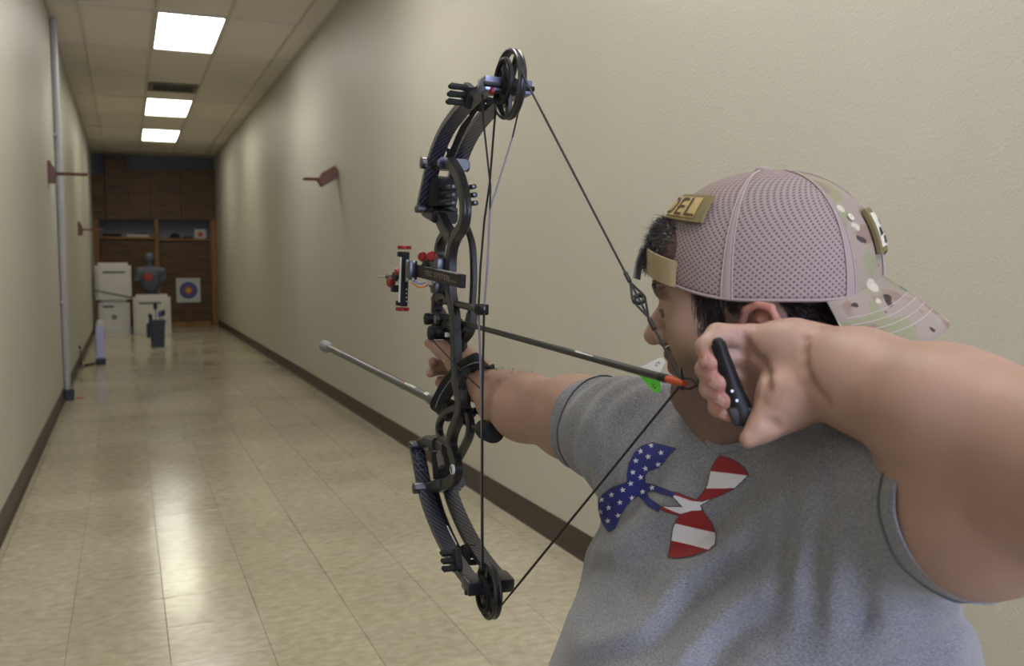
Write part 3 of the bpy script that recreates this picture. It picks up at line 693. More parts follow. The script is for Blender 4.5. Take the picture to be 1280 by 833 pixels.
q = MB(); q.rod(r0, b1, .0045, 10); q.rod(b1-rv*.02, b1+rv*.01, .008, 12); q.build('string_stop_rod', 'bow_black', bow, True)
cc = BX(617, 541, -.007); ax_ = nrm(rv)
q = MB(); q.lathe(cc-ax_*.055, ax_, [(.009, 0), (.015, .006), (.0175, .02), (.0175, .052), (.0165, .058), (.012, .060)], 24); q.build('string_stop', 'rubber', bow, True)

# ---- sight
SL_ = -.036
e0, e1 = BX(513, 336.5, SL_), BX(579, 352, SL_); ad = nrm(e1-e0); vz = nrm(UW-ad*(UW@ad)); sx = np.cross(ad, vz)
brm = MB().box((e0+e1)/2, (np.linalg.norm(e1-e0), .010, .0225), ax=[ad, BW, vz], bev=.0015).build('sight_bar', 'bow_dark', bow)
cb = BX(552, 346, SL_); q = MB(); q.box(cb, (.11, .0012, .017), ax=[ad, BW, vz]); 
vs, fs = text_mesh('TEC SYSTEM', .0125); nn = -BW; off = BX(550, 345.0, SL_)+nn*.0058
sgn = 1.0
q = MB(); q.add([off+ad*v[0]*2.1*sgn+vz*v[1] for v in vs], fs); q.build('sight_lettering', 'tan_print', brm)
vs, fs = text_mesh('by hoyt', .008); off = BX(569, 351.5, SL_)+nn*.0058
q = MB(); q.add([off+ad*v[0]*2.0+vz*v[1] for v in vs], fs); q.build('sight_lettering', 'tan_print', brm)
q = MB(); a = BX(545, 337, SL_)+nn*.003; q.sweep([BX(548, 337.5, SL_)+vz*.0, BX(576, 343.5, SL_)+vz*.0], BW, .010, .003); q.build('sight_scale', 'card_grey', brm)
# mounting block behind the bar
q = MB(); q.box(BX(549, 333, -.022), (.05, .024, .03), ax=AX, bev=.004); q.box(BX(547, 360, -.022), (.03, .02, .02), ax=AX, bev=.004); q.build('sight_mount', 'bow_blue', bow, True)
q = MB(); c = BX(540, 355, -.040); q.cyl(c, c-BW*.006, .006, n=14); q.build('mount_screw', 'steel', bow, True)
for (x_, y_) in ((530, 322.5), (541, 322)):
    c = BX(x_, y_, -.030); d = nrm(-BW*.6-AW*.75+UW*.25); q = MB(); q.lathe(c-d*.012, d, [(.006, 0), (.0085, .002), (.0085, .008), (.0065, .011), (.009, .014), (.009, .022), (.007, .024)], 14); q.build('red_knob', 'anod_red', bow, True)
q = MB(); q.rod(BX(534, 330, -.03), BX(527, 340, -.03), .008, 12); q.build('knob_shaft', 'bow_dark', bow, True)
# elevation rail
v0, v1 = BX(506.5, 315, -.046), BX(504, 383, -.046); vd = nrm(v1-v0)
rail = MB().box((v0+v1)/2, (np.linalg.norm(v1-v0), .014, .016), ax=[vd, BW, np.cross(vd, BW)], bev=.002).build('elevation_rail', 'bow_dark', bow)
q = MB(); o_ = BX(501, 317, -.052); q.sweep([BX(501.0, 322, -.055), BX(499.0, 378, -.055)], BW, .003, .006); q.build('rail_scale', 'white_print', rail)
for (x_, y_) in ((505.5, 309.5), (503, 386.5)):
    c = BX(x_, y_, -.046); q = MB(); q.lathe(c-UW*.0035, UW, [(.0125, 0), (.0135, .001), (.0135, .006), (.0125, .007)], 24); q.build('red_cap', 'anod_red', rail, True)
for (x_, y_) in ((501.5, 318), (499.5, 379)):
    q = MB(); q.box(BX(x_, y_, -.05), (.012, .014, .010), ax=AX, bev=.002); q.build('rail_end', 'bow_dark', rail)
for (x_, y_) in ((510, 327), (518, 328), (509.5, 350), (517, 350), (499.5, 352)):
    c = BX(x_, y_, -.054); q = MB(); q.lathe(c, -BW, [(.0038, 0), (.0038, .003), (.0018, .003), (.0018, .002)], 14); q.build('rail_screw', 'steel', rail, True)
for k in range(4):
    c = BX(508.5, 362+k*5, -.0545); q = MB(); q.cyl(c, c-BW*.001, .0013, n=8); q.build('rail_dot', 'white_print', rail)
q = MB(); q.box(BX(514, 338, -.046), (.03, .016, .036), ax=AX, bev=.003); q.build('rail_carriage', 'bow_blue', bow, True)
# windage block and pin
q = MB(); q.box(BX(497, 346, -.05), (.03, .016, .018), ax=AX, bev=.003); q.box(BX(495, 361, -.05), (.02, .018, .014), ax=AX, bev=.003); q.rod(BX(500, 347, -.05), BX(484, 346, -.05), .005, 10); wb_ = q.build('windage_block', 'bow_dark', bow, True)
q = MB(); q.rod(BX(485, 346, -.05), BX(473, 346, -.05), .0018, 8); q.build('sight_pin', 'steel', wb_, True)
for (x_, y_, r_) in ((489, 353, .0105), (498.5, 340, .007)):
    c = BX(x_, y_, -.055); d = nrm(-BW-AW*.2); q = MB(); q.lathe(c-d*.006, d, [(r_*.8, 0), (r_, .002), (r_, .010), (r_*.75, .013)], 12); q.build('red_knob', 'anod_red', wb_, True)
cable('fibre_wire', smooth_path([BX(515, 354, -.045), BX(523, 359, -.045), BX(532, 358, -.042), BX(537, 352, -.04)], 6), 'orange_wire', .0016)
cable('fibre_wire', smooth_path([BX(516, 350, -.045), BX(524, 355, -.045), BX(531, 354, -.042)], 6), 'blue_wire', .0013)

q = MB(); q.box(BX(560, 511, -.004), (.060, .028, .030), ax=AX, bev=.005); q.rod(BX(556, 508, -.004), BX(549, 505, -.004), .014, 16); q.build('stabilizer_bushing', 'bow_dark', bow, True)
# lettering down the near lower limb butt
vs, fs = text_mesh('HOYT', .020); dl_ = nrm(lo_l[8]-lo_l[1]); bn = nrm(np.cross(dl_, BW)); bn = bn if bn@AW < 0 else -bn; cc_ = lo_l[4]+bn*.0058
q = MB(); q.add([cc_+dl_*v[0]*1.15+BW*v[1]*1.0 for v in vs], fs); q.build('limb_lettering', 'tip_metal', bow)
# ---- wrist sling
def ribbon(pts, side, w_, th): q = MB(); q.sweep(smooth_path([cw(K(*p)) for p in pts], 8), side, w_, th, bev=.3); return q
fa = nrm(cw(K(655, 508, 1.33))-cw(K(597, 476, 1.54)))
sl = ribbon([(562, 517, 1.690), (552, 519, 1.675), (546.5, 511, 1.655), (552, 498, 1.64), (561, 482, 1.625), (575, 465, 1.585), (591, 454, 1.545), (602, 452, 1.545), (611, 459, 1.565)], nrm(_r*.78-_u*.62), .030, .005).build('wrist_sling', 'cord_black', bow, True)
ribbon([(611, 459, 1.565), (614, 475, 1.59), (607, 500, 1.60), (595, 514, 1.595), (577, 524, 1.60)], nrm(_r*.8+_u*.6), .020, .005).build('sling_strap', 'cord_black', sl, True)
ribbon([(586, 460, 1.545), (578.5, 475, 1.55), (577.5, 492, 1.56), (583, 508, 1.57), (590, 514, 1.58)], nrm(_r), .012, .004).build('sling_strap', 'cord_black', sl, True)
q = MB(); q.tube(smooth_path([cw(K(*p)) for p in [(544, 510, 1.640), (550, 495, 1.628), (560, 479.5, 1.612), (575, 463, 1.572), (592, 454, 1.532), (603, 454, 1.538)]], 6), .0011, 5); q.build('sling_stitch', 'cord_grey', sl, True)

# ---- arrow
ad_ = nrm(cw(O)-NW); ae = NW+ad_*.80
arw = empty('arrow', NW+ad_*.3, 'black carbon arrow on the bowstring with green and white vanes', 'arrow')
MB().tube([NW+ad_*.028, NW+ad_*.78], .0044, 16).build('shaft', 'shaft_dark', arw, True)
MB().tube([ae-ad_*.025, ae-ad_*.01, ae], [.0044, .0036, .0004], 14).build('point', 'steel', arw, True)
mat('nock_orange', (178, 70, 26), .4); mat('vane_green', (92, 214, 62), .5); mat('vane_white', (196, 196, 198), .5); mat('vane_mark', (22, 26, 22), .6)
MB().tube([NW-ad_*.004, NW+ad_*.006, NW+ad_*.030], [.0026, .0042, .0042], 12).build('nock', 'nock_orange', arw, True)
q = MB(); q.tube([NW+ad_*.030, NW+ad_*.044], .0047, 14); q.build('nock_bushing', 'bow_dark', arw, True)
upA = nrm(_u-ad_*(_u@ad_)); riA = np.cross(ad_, upA)
vc = -nrm(NW-CAM); vc = nrm(vc-ad_*(vc@ad_)); upv = nrm(np.cross(ad_, vc)); upv = upv if upv@_u > 0 else -upv
def vane(th, m_, marked):
    d = math.cos(th)*upv+math.sin(th)*vc; n_ = nrm(np.cross(ad_, d)); b0 = NW+ad_*.048+d*.0040
    pf = [(0, 0), (.004, .013), (.013, .0175), (.020, .0165), (.046, 0)]
    o = MB().prism([b0+ad_*x+d*y-n_*.0004 for x, y in pf], n_, .0008).build('vane', m_, arw)
    if marked:
        for sg in (-1, 1):
            q = MB()
            for (x, y) in ((.0125, .0105), (.0150, .0115), (.0175, .0100), (.0140, .0075), (.0170, .0072)):
                q.lathe(b0+ad_*x+d*y+n_*.00045*sg, n_*sg, [(.0011, 0), (.0009, .0002)], 8)
            q.build('vane_print', 'vane_mark', o)
vane(-2.55, 'vane_green', True); vane(-.35+.0, 'vane_white', True); vane(1.7+math.pi*.05-.2+math.pi, 'vane_green', False)
side = nrm(vc*.8+upv*.6)
q = MB(); tt = NW+ad_*.27; s2 = np.cross(ad_, side)
for (t0, t1, h0) in ((.20, .25, -.15), (.235, .255, .25)):
    q.add([NW+ad_*t0+.0046*(math.cos(h0)*side+math.sin(h0)*s2), NW+ad_*t1+.0046*(math.cos(h0)*side+math.sin(h0)*s2), NW+ad_*t1+.0046*(math.cos(h0+.35)*side+math.sin(h0+.35)*s2), NW+ad_*t0+.0046*(math.cos(h0+.35)*side+math.sin(h0+.35)*s2)], [(0, 1, 2, 3)])
q.build('shaft_print', 'white_print', arw)
# ---- D-loop (part of the string) and release aid
lp = MB(); lk = cw(K(872, 481, .905))
for (a, c_) in ((5, 1), (-5, -1)):
    n0 = NW+UW*.001*a*.9; lp.tube(smooth_path([n0, n0*.5+lk*.5+UW*.003*c_, lk], 5), .0013, 6)
lp.tube([NW+UW*.0035, NW+UW*.016-AW*.002+_r*-.003], [.0022, .0006], 6); lp.tube([NW-UW*.007, NW-UW*.0025], .0022, 6)
lp.build('d_loop', 'cord_black', bow, True)
rl = empty('release_aid', cw(K(915, 480, .893)), 'black handheld release aid gripped in the drawing hand', 'release aid')
def kp(px, py, z): return cw(K(px, py, z))
hp = smooth_path([kp(897.5, 429, .868), kp(903, 446, .869), kp(910, 466, .870), kp(917, 487, .871), kp(925, 508, .871), (kp(931, 526, .870))], 6)
nh = len(hp); hw = [.0135+.0095*(i/(nh-1))**1.6 for i in range(nh)]
q = MB(); q.sweep(hp, _f, [.014]*nh, hw, bev=.42); hd = q.build('handle', 'bow_dark', rl, True, 60)
q = MB(); q.lathe(kp(897.5, 429, .868), nrm(hp[0]-hp[2]), [(.0058, -.002), (.0055, .002), (.0035, .0045), (.0005, .0055)], 14); q.build('handle_end', 'bow_dark', hd, True)
q = MB(); q.box(kp(929, 521, .872), (.026, .020, .016), ax=[_r, nrm(_u*.93-_r*.35), _f], bev=.004); q.build('trigger_body', 'bow_black', rl, True)
for (x_, y_) in ((915, 489), (921, 501)):
    c = kp(x_, y_, .863); q = MB(); q.cyl(c, c-_f*.001, .0014, n=8); q.build('screw', 'steel', hd)
q = MB(); q.tube([lk, kp(886, 482, .900), kp(908, 482, .884)], [.003, .0042, .005], 10); q.tube([lk-AW*.004, lk+UW*.004], .0024, 8); q.build('hook', 'bow_black', rl, True)
# ================================================================== implicit-surface modeller for the figure
# All figure points are in camera-axis metres (right, up, depth) and are moved to the world by CPV.
def K(px, py, z): return V3((px-CX)/F_PX*z, -(py-CY)/F_PX*z, z)
def CPV(A): A = np.asarray(A, float); return CAM + A[:, :1]*_r + A[:, 1:2]*_u + A[:, 2:3]*_f
def W2C(p): d = np.asarray(p, float)-CAM; return V3(d@_r, d@_u, d@_f)
class SDF:
    def __init__(s): s.p = []
    def cone(s, a, b, r1, r2=None, k=.02, op='+'):
        a = np.asarray(a, float); b = np.asarray(b, float); r2 = r1 if r2 is None else r2
        s.p.append((op, 'c', (a, b, r1, r2), k, (a+b)/2, np.linalg.norm(b-a)/2+max(r1, r2))); return s
    def chain(s, pts, rad, k=.02, op='+'):
        for i in range(len(pts)-1): s.cone(pts[i], pts[i+1], rad[i], rad[i+1], k, op)
        return s
    def ball(s, c, r, k=.02, op='+'): return s.cone(c, np.asarray(c, float)+1e-6, r, r, k, op)
    def ell(s, c, rad, ax, k=.02, op='+'):
        c = np.asarray(c, float); s.p.append((op, 'e', (c, np.asarray(rad, float), np.asarray(ax, float)), k, c, max(rad))); return s
    def one(s, q, X):
        if q[1] == 'c':
            a, b, r1, r2 = q[2]; ab = b-a; t = np.clip(((X-a)@ab)/(ab@ab+1e-18), 0, 1)
            return np.linalg.norm(X-a-t[:, None]*ab, axis=1)-(r1+(r2-r1)*t)
        c, rad, ax = q[2]; Y = ((X-c)@ax.T)/rad; k0 = np.linalg.norm(Y, axis=1); k1 = np.linalg.norm(Y/rad, axis=1)+1e-9
        return k0*(k0-1)/k1
    def __call__(s, X, near=None):
        d = np.full(len(X), .5)
        for q in (s.p if near is None else near):
            di = s.one(q, X); k = q[3]
            if q[0] == '+':
                h = np.maximum(k-np.abs(d-di), 0)/k; d = np.minimum(d, di)-h*h*k*.25
            elif q[0] == '-':
                h = np.maximum(k-np.abs(d+di), 0)/k; d = np.maximum(d, -di)+h*h*k*.25
            else:
                h = np.maximum(k-np.abs(d-di), 0)/k; d = np.maximum(d, di)+h*h*k*.25
        return d
def surface(sdf, lo, hi, h, post=None, blk=20):
    """naive surface nets, evaluated only in blocks near the surface"""
    lo = np.asarray(lo, float); hi = np.asarray(hi, float); B = blk*h
    nb = np.ceil((hi-lo)/B).astype(int); R_ = B*.5*math.sqrt(3)
    g = np.arange(blk+1)*h; GX = np.stack(np.meshgrid(g, g, g, indexing='ij'), -1).reshape(-1, 3)
    NY, NZ = nb[1]*blk+3, nb[2]*blk+3
    ids, pos, edges = [], [], [[], [], []]
    C = np.array([[(s >> 2) & 1, (s >> 1) & 1, s & 1] for s in range(8)])
    PC = np.array([q[4] for q in sdf.p]); PR = np.array([q[5] for q in sdf.p]); MK = max(q[3] for q in sdf.p)+.012
    E_ = [(a, b) for a in range(8) for b in range(a+1, 8) if np.abs(C[a]-C[b]).sum() == 1]
    for bx in range(nb[0]):
        for by in range(nb[1]):
            for bz in range(nb[2]):
                o = lo+np.array([bx, by, bz])*B; ctr = o+B/2
                near = [sdf.p[i] for i in np.nonzero(np.linalg.norm(PC-ctr, axis=1)-PR < R_+MK)[0]]
                if not any(q[0] == '+' for q in near): continue
                X = GX+o; n = blk+1
                d0 = sdf(ctr[None], near)[0]
                if abs(d0) > R_*1.35+(.035 if post is not None else .012): continue
                d = sdf(X, near)
                if post is not None: d = post(X, d)
                D = d.reshape(n, n, n); s = D < 0
                if s.all() or not s.any(): continue
                cor = np.stack([D[c[0]:n-1+c[0], c[1]:n-1+c[1], c[2]:n-1+c[2]] for c in C], -1)
                sg = cor < 0; act = sg.any(-1) & ~sg.all(-1); I = np.argwhere(act); v = cor[act]
                if len(I) == 0: continue
                acc = np.zeros((len(I), 3)); cnt = np.zeros(len(I))
                for a, b in E_:
                    va, vb = v[:, a], v[:, b]; mm = (va < 0) != (vb < 0); t = np.where(mm, va/(va-vb+1e-20), 0)
                    pt = C[a]+t[:, None]*(C[b]-C[a]); acc += np.where(mm[:, None], pt, 0); cnt += mm
                G = I+np.array([bx, by, bz])*blk+1
                lin_ = (G[:, 0].astype(np.int64)*NY+G[:, 1])*NZ+G[:, 2]
                ids.append(lin_); pos.append(o+(I+acc/cnt[:, None])*h)
                for ax_, cc in enumerate((4, 2, 1)):
                    mm = (v[:, 0] < 0) != (v[:, cc] < 0); edges[ax_].append(np.stack([lin_[mm], (v[mm, 0] < 0).astype(np.int64)], 1))
    ids = np.concatenate(ids); pos = np.concatenate(pos); od = np.argsort(ids); ids = ids[od]; pos = pos[od]
    st = (NY*NZ, NZ, 1); quads = []
    for ax_ in range(3):
        e = np.concatenate(edges[ax_]); u_, v_ = [(1, 2), (2, 0), (0, 1)][ax_]
        q = np.stack([e[:, 0], e[:, 0]-st[u_], e[:, 0]-st[u_]-st[v_], e[:, 0]-st[v_]], 1)
        ix = np.searchsorted(ids, q); ix = np.minimum(ix, len(ids)-1); ok = (ids[ix] == q).all(1)
        ix = ix[ok]; fl = e[ok, 1] == 0; ix[fl] = ix[fl][:, ::-1]; quads.append(ix)
    return pos, np.concatenate(quads)
def relax(pos, quads, it=2, lam=.5):
    n = len(pos); e = np.concatenate([quads[:, [0, 1]], quads[:, [1, 2]], quads[:, [2, 3]], quads[:, [3, 0]]]); e = np.concatenate([e, e[:, ::-1]])
    deg = np.bincount(e[:, 0], minlength=n)[:, None]; P_ = pos.copy()
    for k in range(it):
        for l in (lam, -lam*1.04):
            m_ = np.stack([np.bincount(e[:, 0], weights=P_[e[:, 1], c], minlength=n) for c in range(3)], 1)/np.maximum(deg, 1)
            P_ = P_+l*(m_-P_)
    return P_
def mesh_from(name, pos, faces, mats, parent, cols=None, smooth=True, uv=None, fm=None):
    off = np.array(ORG.get(parent.name, (0, 0, 0))) if parent else np.zeros(3)
    me = bpy.data.meshes.new(name); Wd = CPV(pos)-off
    if hasattr(faces, 'tolist') and len(faces) > 400:
        q0 = Wd-Wd.mean(0); vol = np.einsum('ij,ij->i', q0[faces[:, 0]], np.cross(q0[faces[:, 1]], q0[faces[:, 2]])).sum()
        if vol < 0: faces = faces[:, ::-1]
    me.from_pydata(Wd.tolist(), [], faces.tolist() if hasattr(faces, 'tolist') else faces)
    for m_ in (mats if isinstance(mats, (list, tuple)) else [mats]): me.materials.append(MATS[m_])
    if fm is not None: me.polygons.foreach_set('material_index', np.asarray(fm, np.int32))
    if cols is not None:
        a = me.color_attributes.new('Col', 'FLOAT_COLOR', 'POINT'); a.data.foreach_set('color', np.concatenate([cols, np.ones((len(cols), 1))], 1).astype(np.float32).ravel())
    if uv is not None:
        ul = me.uv_layers.new(name='UVMap'); li = np.zeros(len(me.loops), np.int32); me.loops.foreach_get('vertex_index', li)
        ul.data.foreach_set('uv', np.asarray(uv, np.float32)[li].ravel())
    if smooth: me.polygons.foreach_set('use_smooth', [True]*len(me.polygons))
    o = bpy.data.objects.new(name, me); COL.objects.link(o); ORG[o.name] = tuple(off)
    if parent: o.parent = parent
    return o
def sstep(x, a, b): t = np.clip((x-a)/(b-a), 0, 1); return t*t*(3-2*t)
def vnoise(X, sc, seed=0):
    """cheap smooth 3-d value noise, -1..1"""
    Y = X*sc+17.3*seed; i = np.floor(Y).astype(np.int64); f = Y-i; f = f*f*(3-2*f); out = 0
    for c in range(8):
        o = np.array([(c >> 2) & 1, (c >> 1) & 1, c & 1]); q = i+o
        hsh = (q[:, 0]*73856093 ^ q[:, 1]*19349663 ^ q[:, 2]*83492791 ^ (seed*2654435)) & 0xffff
        hsh = (hsh*40503+12345) & 0xffff
        out = out+(hsh/32768.-1)*np.prod(np.where(o, f, 1-f), axis=1)
    return out

# ------------------------------------------------------------------ figure joints
WUP = V3(_u[2], 0, 0)*0 + V3(_r[2], _u[2], _f[2])             # world up in camera axes
HS = 1.08
Hc = V3(.2755, .028, 1.02)
_al = math.radians(26)
Hf = nrm(V3(-math.cos(_al), 0, math.sin(_al))); Hup = nrm(WUP); Hf = nrm(Hf-Hup*(Hf@Hup)); Hf = nrm(Hf-Hup*math.tan(math.radians(9)))
Hl = nrm(np.cross(Hf, Hup)); Hup = nrm(np.cross(Hl, Hf))
HA = np.array([Hf, Hl, Hup])
def H(u, v, w_): return Hc+HS*(u*Hf+v*Hl+w_*Hup)
def toH(X): return ((X-Hc)@HA.T)/HS
SR = K(796, 549, 1.185); ER = K(656, 508, 1.41); WR = K(599, 478, 1.60)
SL = V3(.357, -.168, .92); EL = V3(.437, -.098, .64); WL = K(1016, 456, .88)
NB = V3(.280, -.145, 1.065)
sd = nrm(V3(.73, 0, -.68)); Nf = nrm(np.cross(sd, WUP)); Nf = Nf if Nf[2] < 0 else -Nf
TA = np.array([sd, WUP, Nf])
PELV = W2C(CPV((V3(.29, -.62, 1.09))[None])[0]*V3(1, 1, 0)+V3(0, 0, .52))

# ------------------------------------------------------------------ body (skin): one continuous surface
B = SDF()
# torso under the shirt
B.ell(V3(.275, -.30, 1.11), (.165, .18, .105), TA, .05); B.ell(V3(.29, -.46, 1.09), (.20, .19, .165), TA, .05)
B.cone(NB, SR, .055, .05, .05); B.cone(NB, SL, .055, .055, .05); B.cone(V3(.272, -.5, 1.04), PELV, .14, .13, .05)
# neck and head
B.cone(H(-.030, 0, -.03), NB, .066, .060, .03)
B.cone(H(.012, 0, -.078), NB+V3(-.015, .005, -.01), .05, .055, .03)
B.ell(H(-.008, 0, .045), np.array((.100, .078, .088))*HS, HA, .02)
B.ell(H(.040, 0, -.012), np.array((.056, .061, .082))*HS, HA, .03)
for s_ in (-1, 1):
    B.cone(H(.005, .050*s_, -.058), H(.070, .018*s_, -.082), .026*HS, .020*HS, .03)       # jaw
    B.ball(H(.060, .040*s_, -.012), .026*HS, .025)                                        # cheekbone
    B.ball(H(.046, .040*s_, -.042), .024*HS, .03)                                         # cheek flesh
B.cone(H(.084, -.008, -.080), H(.084, .008, -.080), .0175*HS, .0175*HS, .025)                                                  # chin
B.cone(H(.045, -.02, -.100), H(.045, .02, -.100), .030*HS, .030*HS, .03)                  # double chin
B.cone(H(.084, -.030, .030), H(.084, .030, .030), .0145*HS, .0145*HS, .016)               # brow
B.ell(H(.062, 0, .062), np.array((.036, .055, .04))*HS, HA, .03)                          # forehead
for s_ in (-1, 1): B.ball(H(.104, .032*s_, .010), .0135*HS, .014, '-')                    # eye hollows
B.chain([H(.092, 0, .020), H(.106, 0, .002), H(.1165, 0, -.0135)], [.0085*HS, .0085*HS, .0112*HS], .012)
for s_ in (-1, 1): B.ball(H(.102, .0125*s_, -.018), .0088*HS, .006)                       # nostrils
B.chain([H(.090, -.022, -.0415), H(.1005, 0, -.036), H(.090, .022, -.0415)], [.005*HS, .0065*HS, .005*HS], .008)
B.chain([H(.088, -.020, -.0475), H(.0975, 0, -.0510), H(.088, .020, -.0475)], [.005*HS, .0078*HS, .005*HS], .006)
for s_ in (-1, 1):
    B.ball(H(.0815, .0315*s_, .010), .0128*HS, .004)
    B.chain([H(.0905, .020*s_, .0125), H(.0930, .031*s_, .0140), H(.0850, .045*s_, .0105)], [.0030*HS, .0038*HS, .0030*HS], .004)
    B.chain([H(.0900, .020*s_, .0040), H(.0915, .031*s_, .0026), H(.0835, .045*s_, .0055)], [.0024*HS, .0028*HS, .0024*HS], .004)
for s_ in ():
    pass                       # eyelids over eyeballs
for s_ in (-1, 1):                                                                        # ears
    def E(u, v, w_): return H(-.011+u, (.0755+v)*s_, -.025+w_)
    EA = np.array([nrm(Hf*.93-Hl*s_*.30+Hup*.15), nrm(Hl*s_*.93+Hf*.30), 0*Hf]); EA[2] = np.cross(EA[0], EA[1])
    B.ell(E(-.004, .004, .0), np.array((.017, .0042, .030))*HS, EA, .007)
    B.chain([E(.013, .003, .002), E(.0145, .006, .014), E(.008, .009, .0265), E(-.004, .0115, .0305), E(-.0155, .0135, .025), E(-.0205, .014, .010), E(-.0185, .0125, -.008), E(-.011, .0085, -.022), E(-.002, .005, -.030)],
            [.0030*HS, .0036*HS, .0040*HS, .0042*HS, .0042*HS, .0042*HS, .0042*HS, .0044*HS, .0060*HS], .003)
    B.chain([E(-.001, .008, .016), E(-.009, .0095, .010), E(-.011, .0085, -.004), E(-.004, .007, -.014)], [.0026*HS, .0032*HS, .0032*HS, .003*HS], .003)   # inner fold
    B.ell(E(.002, .009, -.001), np.array((.008, .006, .010))*HS, EA, .004, '-')
    B.ball(E(.0125, .004, -.003), .0045*HS, .004)
# bow arm (his right)
B.chain([SR, (SR+ER)/2+V3(0, .004, 0), ER+V3(0, -.002, 0), ER*.62+WR*.38+V3(.0, -.006, 0), WR], [.062, .056, .047, .0425, .029], .03)
# bow hand: thumb along the riser, fingers curled round the grip
KB = lambda x, y, z: K(x, y, z+.036)
hb = KB(572, 452, 1.60)
B.chain([WR, hb], [.029, .024], .02)
B.chain([KB(594, 462, 1.575), KB(574, 444, 1.605), KB(553, 437.5, 1.615), KB(536, 429, 1.625)], [.024, .020, .0135, .0085], .014)
B.chain([WR, KB(590, 462, 1.60), KB(575, 462, 1.635)], [.028, .024, .018], .02)
for (a, b, c, d) in (((588, 446, 1.635), (562, 450, 1.685), (544, 455, 1.675), (541, 452, 1.655)),
                     ((590, 456, 1.63), (560, 462, 1.685), (541, 464, 1.67), (538, 467, 1.65)),
                     ((592, 466, 1.62), (567, 474, 1.672), (552, 477, 1.66), (549, 479, 1.642)),
                     ((594, 476, 1.61), (572, 486, 1.655), (562, 489, 1.645), (560, 490, 1.632))):
    B.chain([KB(*a), KB(*b), KB(*c), KB(*d)], [.0115, .0105, .0095, .0082], .005)
# draw arm (his left)
FM = WL*.52+EL*.48
B.chain([SL, SL*.5+EL*.5+V3(-.004, -.014, 0), EL], [.070, .071, .056], .03)
B.chain([EL, FM+V3(.0, -.004, 0), WL*.82+EL*.18, WL], [.055, .052, .0415, .0355], .03)
B.cone(EL+V3(.01, -.01, 0), FM*.3+EL*.7+V3(-.0, -.02, .02), .05, .05, .03)
# draw hand
palm = SDF()
B.chain([WL, K(985, 437, .888), K(940, 425, .902)], [.034, .0265, .0155], .016)
B.chain([WL, K(980, 452, .897), K(938, 447, .912)], [.032, .024, .0155], .014)
B.chain([WL, K(982, 478, .90), K(940, 474, .918)], [.030, .020, .0155], .014)
B.chain([K(1000, 482, .888), K(975, 500, .898), K(944, 499, .916)], [.026, .018, .014], .014)
B.chain([K(1006, 474, .878), K(984, 500, .866), K(966, 522, .862)], [.031, .0285, .0165], .014)     # thenar
B.chain([K(966, 522, .862), K(953, 535, .857), K(936, 549, .853)], [.0155, .0125, .0088], .010)     # thumb
FNG = [((938, 421, .904), (897, 419, .898), (883, 434, .886), (888.5, 453, .875)),
       ((938, 447, .914), (890, 446, .905), (883, 462, .887), (899, 478, .874)),
       ((940, 474, .919), (894, 472, .907), (888, 485, .888), (907, 499, .876)),
       ((944, 498, .918), (902, 497, .907), (899, 508, .889), (911, 516, .878))]
for f4 in FNG: B.chain([K(*q) for q in f4], [.0122, .0116, .0106, .0090], .0035)

def front(px, py, z0=.78, z1=1.0):
    zz = np.arange(z0, z1, .001); X = np.stack([K(px, py, z_) for z_ in zz]); v_ = B(X, hand_near); i = int(np.argmax(v_ < 0)); return X[i] if v_[i] < 0 else None
hand_near = [q for q in B.p if np.linalg.norm(q[4]-K(960, 475, .89)) < .22]
for path, rr_ in (([(1006, 424), (1004, 440), (1006, 458), (1013, 478), (1024, 494), (1032, 500)], .0022), ([(939, 440), (951, 452), (958, 468), (958, 486), (951, 500)], .0026),
                  ([(957, 528), (966, 530), (972, 536)], .0022), ([(926, 418), (931, 428), (930, 440)], .0026)):
    pts = [front(*q) for q in path]; pts = [q for q in pts if q is not None]
    if len(pts) > 1: B.chain([q+V3(0, 0, -.0006) for q in pts], [rr_]*len(pts), .007, '-')
bp_, bq_ = surface(B, (-.20, -.80, .55), (.56, .20, 1.74), .0026)
bp_ = relax(bp_, bq_, 2)

# skin colour painted per vertex: stubble, lips, nails, flushed ear and fingers
h_ = toH(bp_)
skin = np.array(lin((153, 122, 105))); cols = np.tile(skin, (len(bp_), 1))
cols *= (1+.05*vnoise(bp_, 60, 1)+.05*vnoise(bp_, 22, 2))[:, None]
red = np.array((1.06, .86, .84))
def blend(mask, mul): 
    global cols
    cols = cols*(1+mask[:, None]*(np.array(mul)-1))
inhead = (np.abs(h_[:, 1]) < .1) & (h_[:, 2] > -.16) & (h_[:, 2] < .1) & (h_[:, 0] > -.12) & (h_[:, 0] < .14)
line = np.where(h_[:, 0] > .055, -.022+.0*h_[:, 0], -.022+(.055-h_[:, 0])*.9)
st = sstep(line-h_[:, 2]+.004*vnoise(bp_, 90, 3), -.004, .022)*sstep(h_[:, 0], -.02, .012)*inhead
mous = sstep(.030-np.abs(h_[:, 1]), 0, .008)*sstep(-.021-h_[:, 2], 0, .008)*sstep(h_[:, 0], .07, .085)*inhead
st = np.maximum(st, mous)
blend(st*(.86+.14*vnoise(bp_, 420, 4)), (.42, .42, .46))
lip = inhead*sstep(h_[:, 0], .08, .088)*sstep(.024-np.abs(h_[:, 1]), 0, .006)*sstep(.0115-np.abs(h_[:, 2]+.0445), 0, .004)
blend(lip, (1.15, .72, .75))
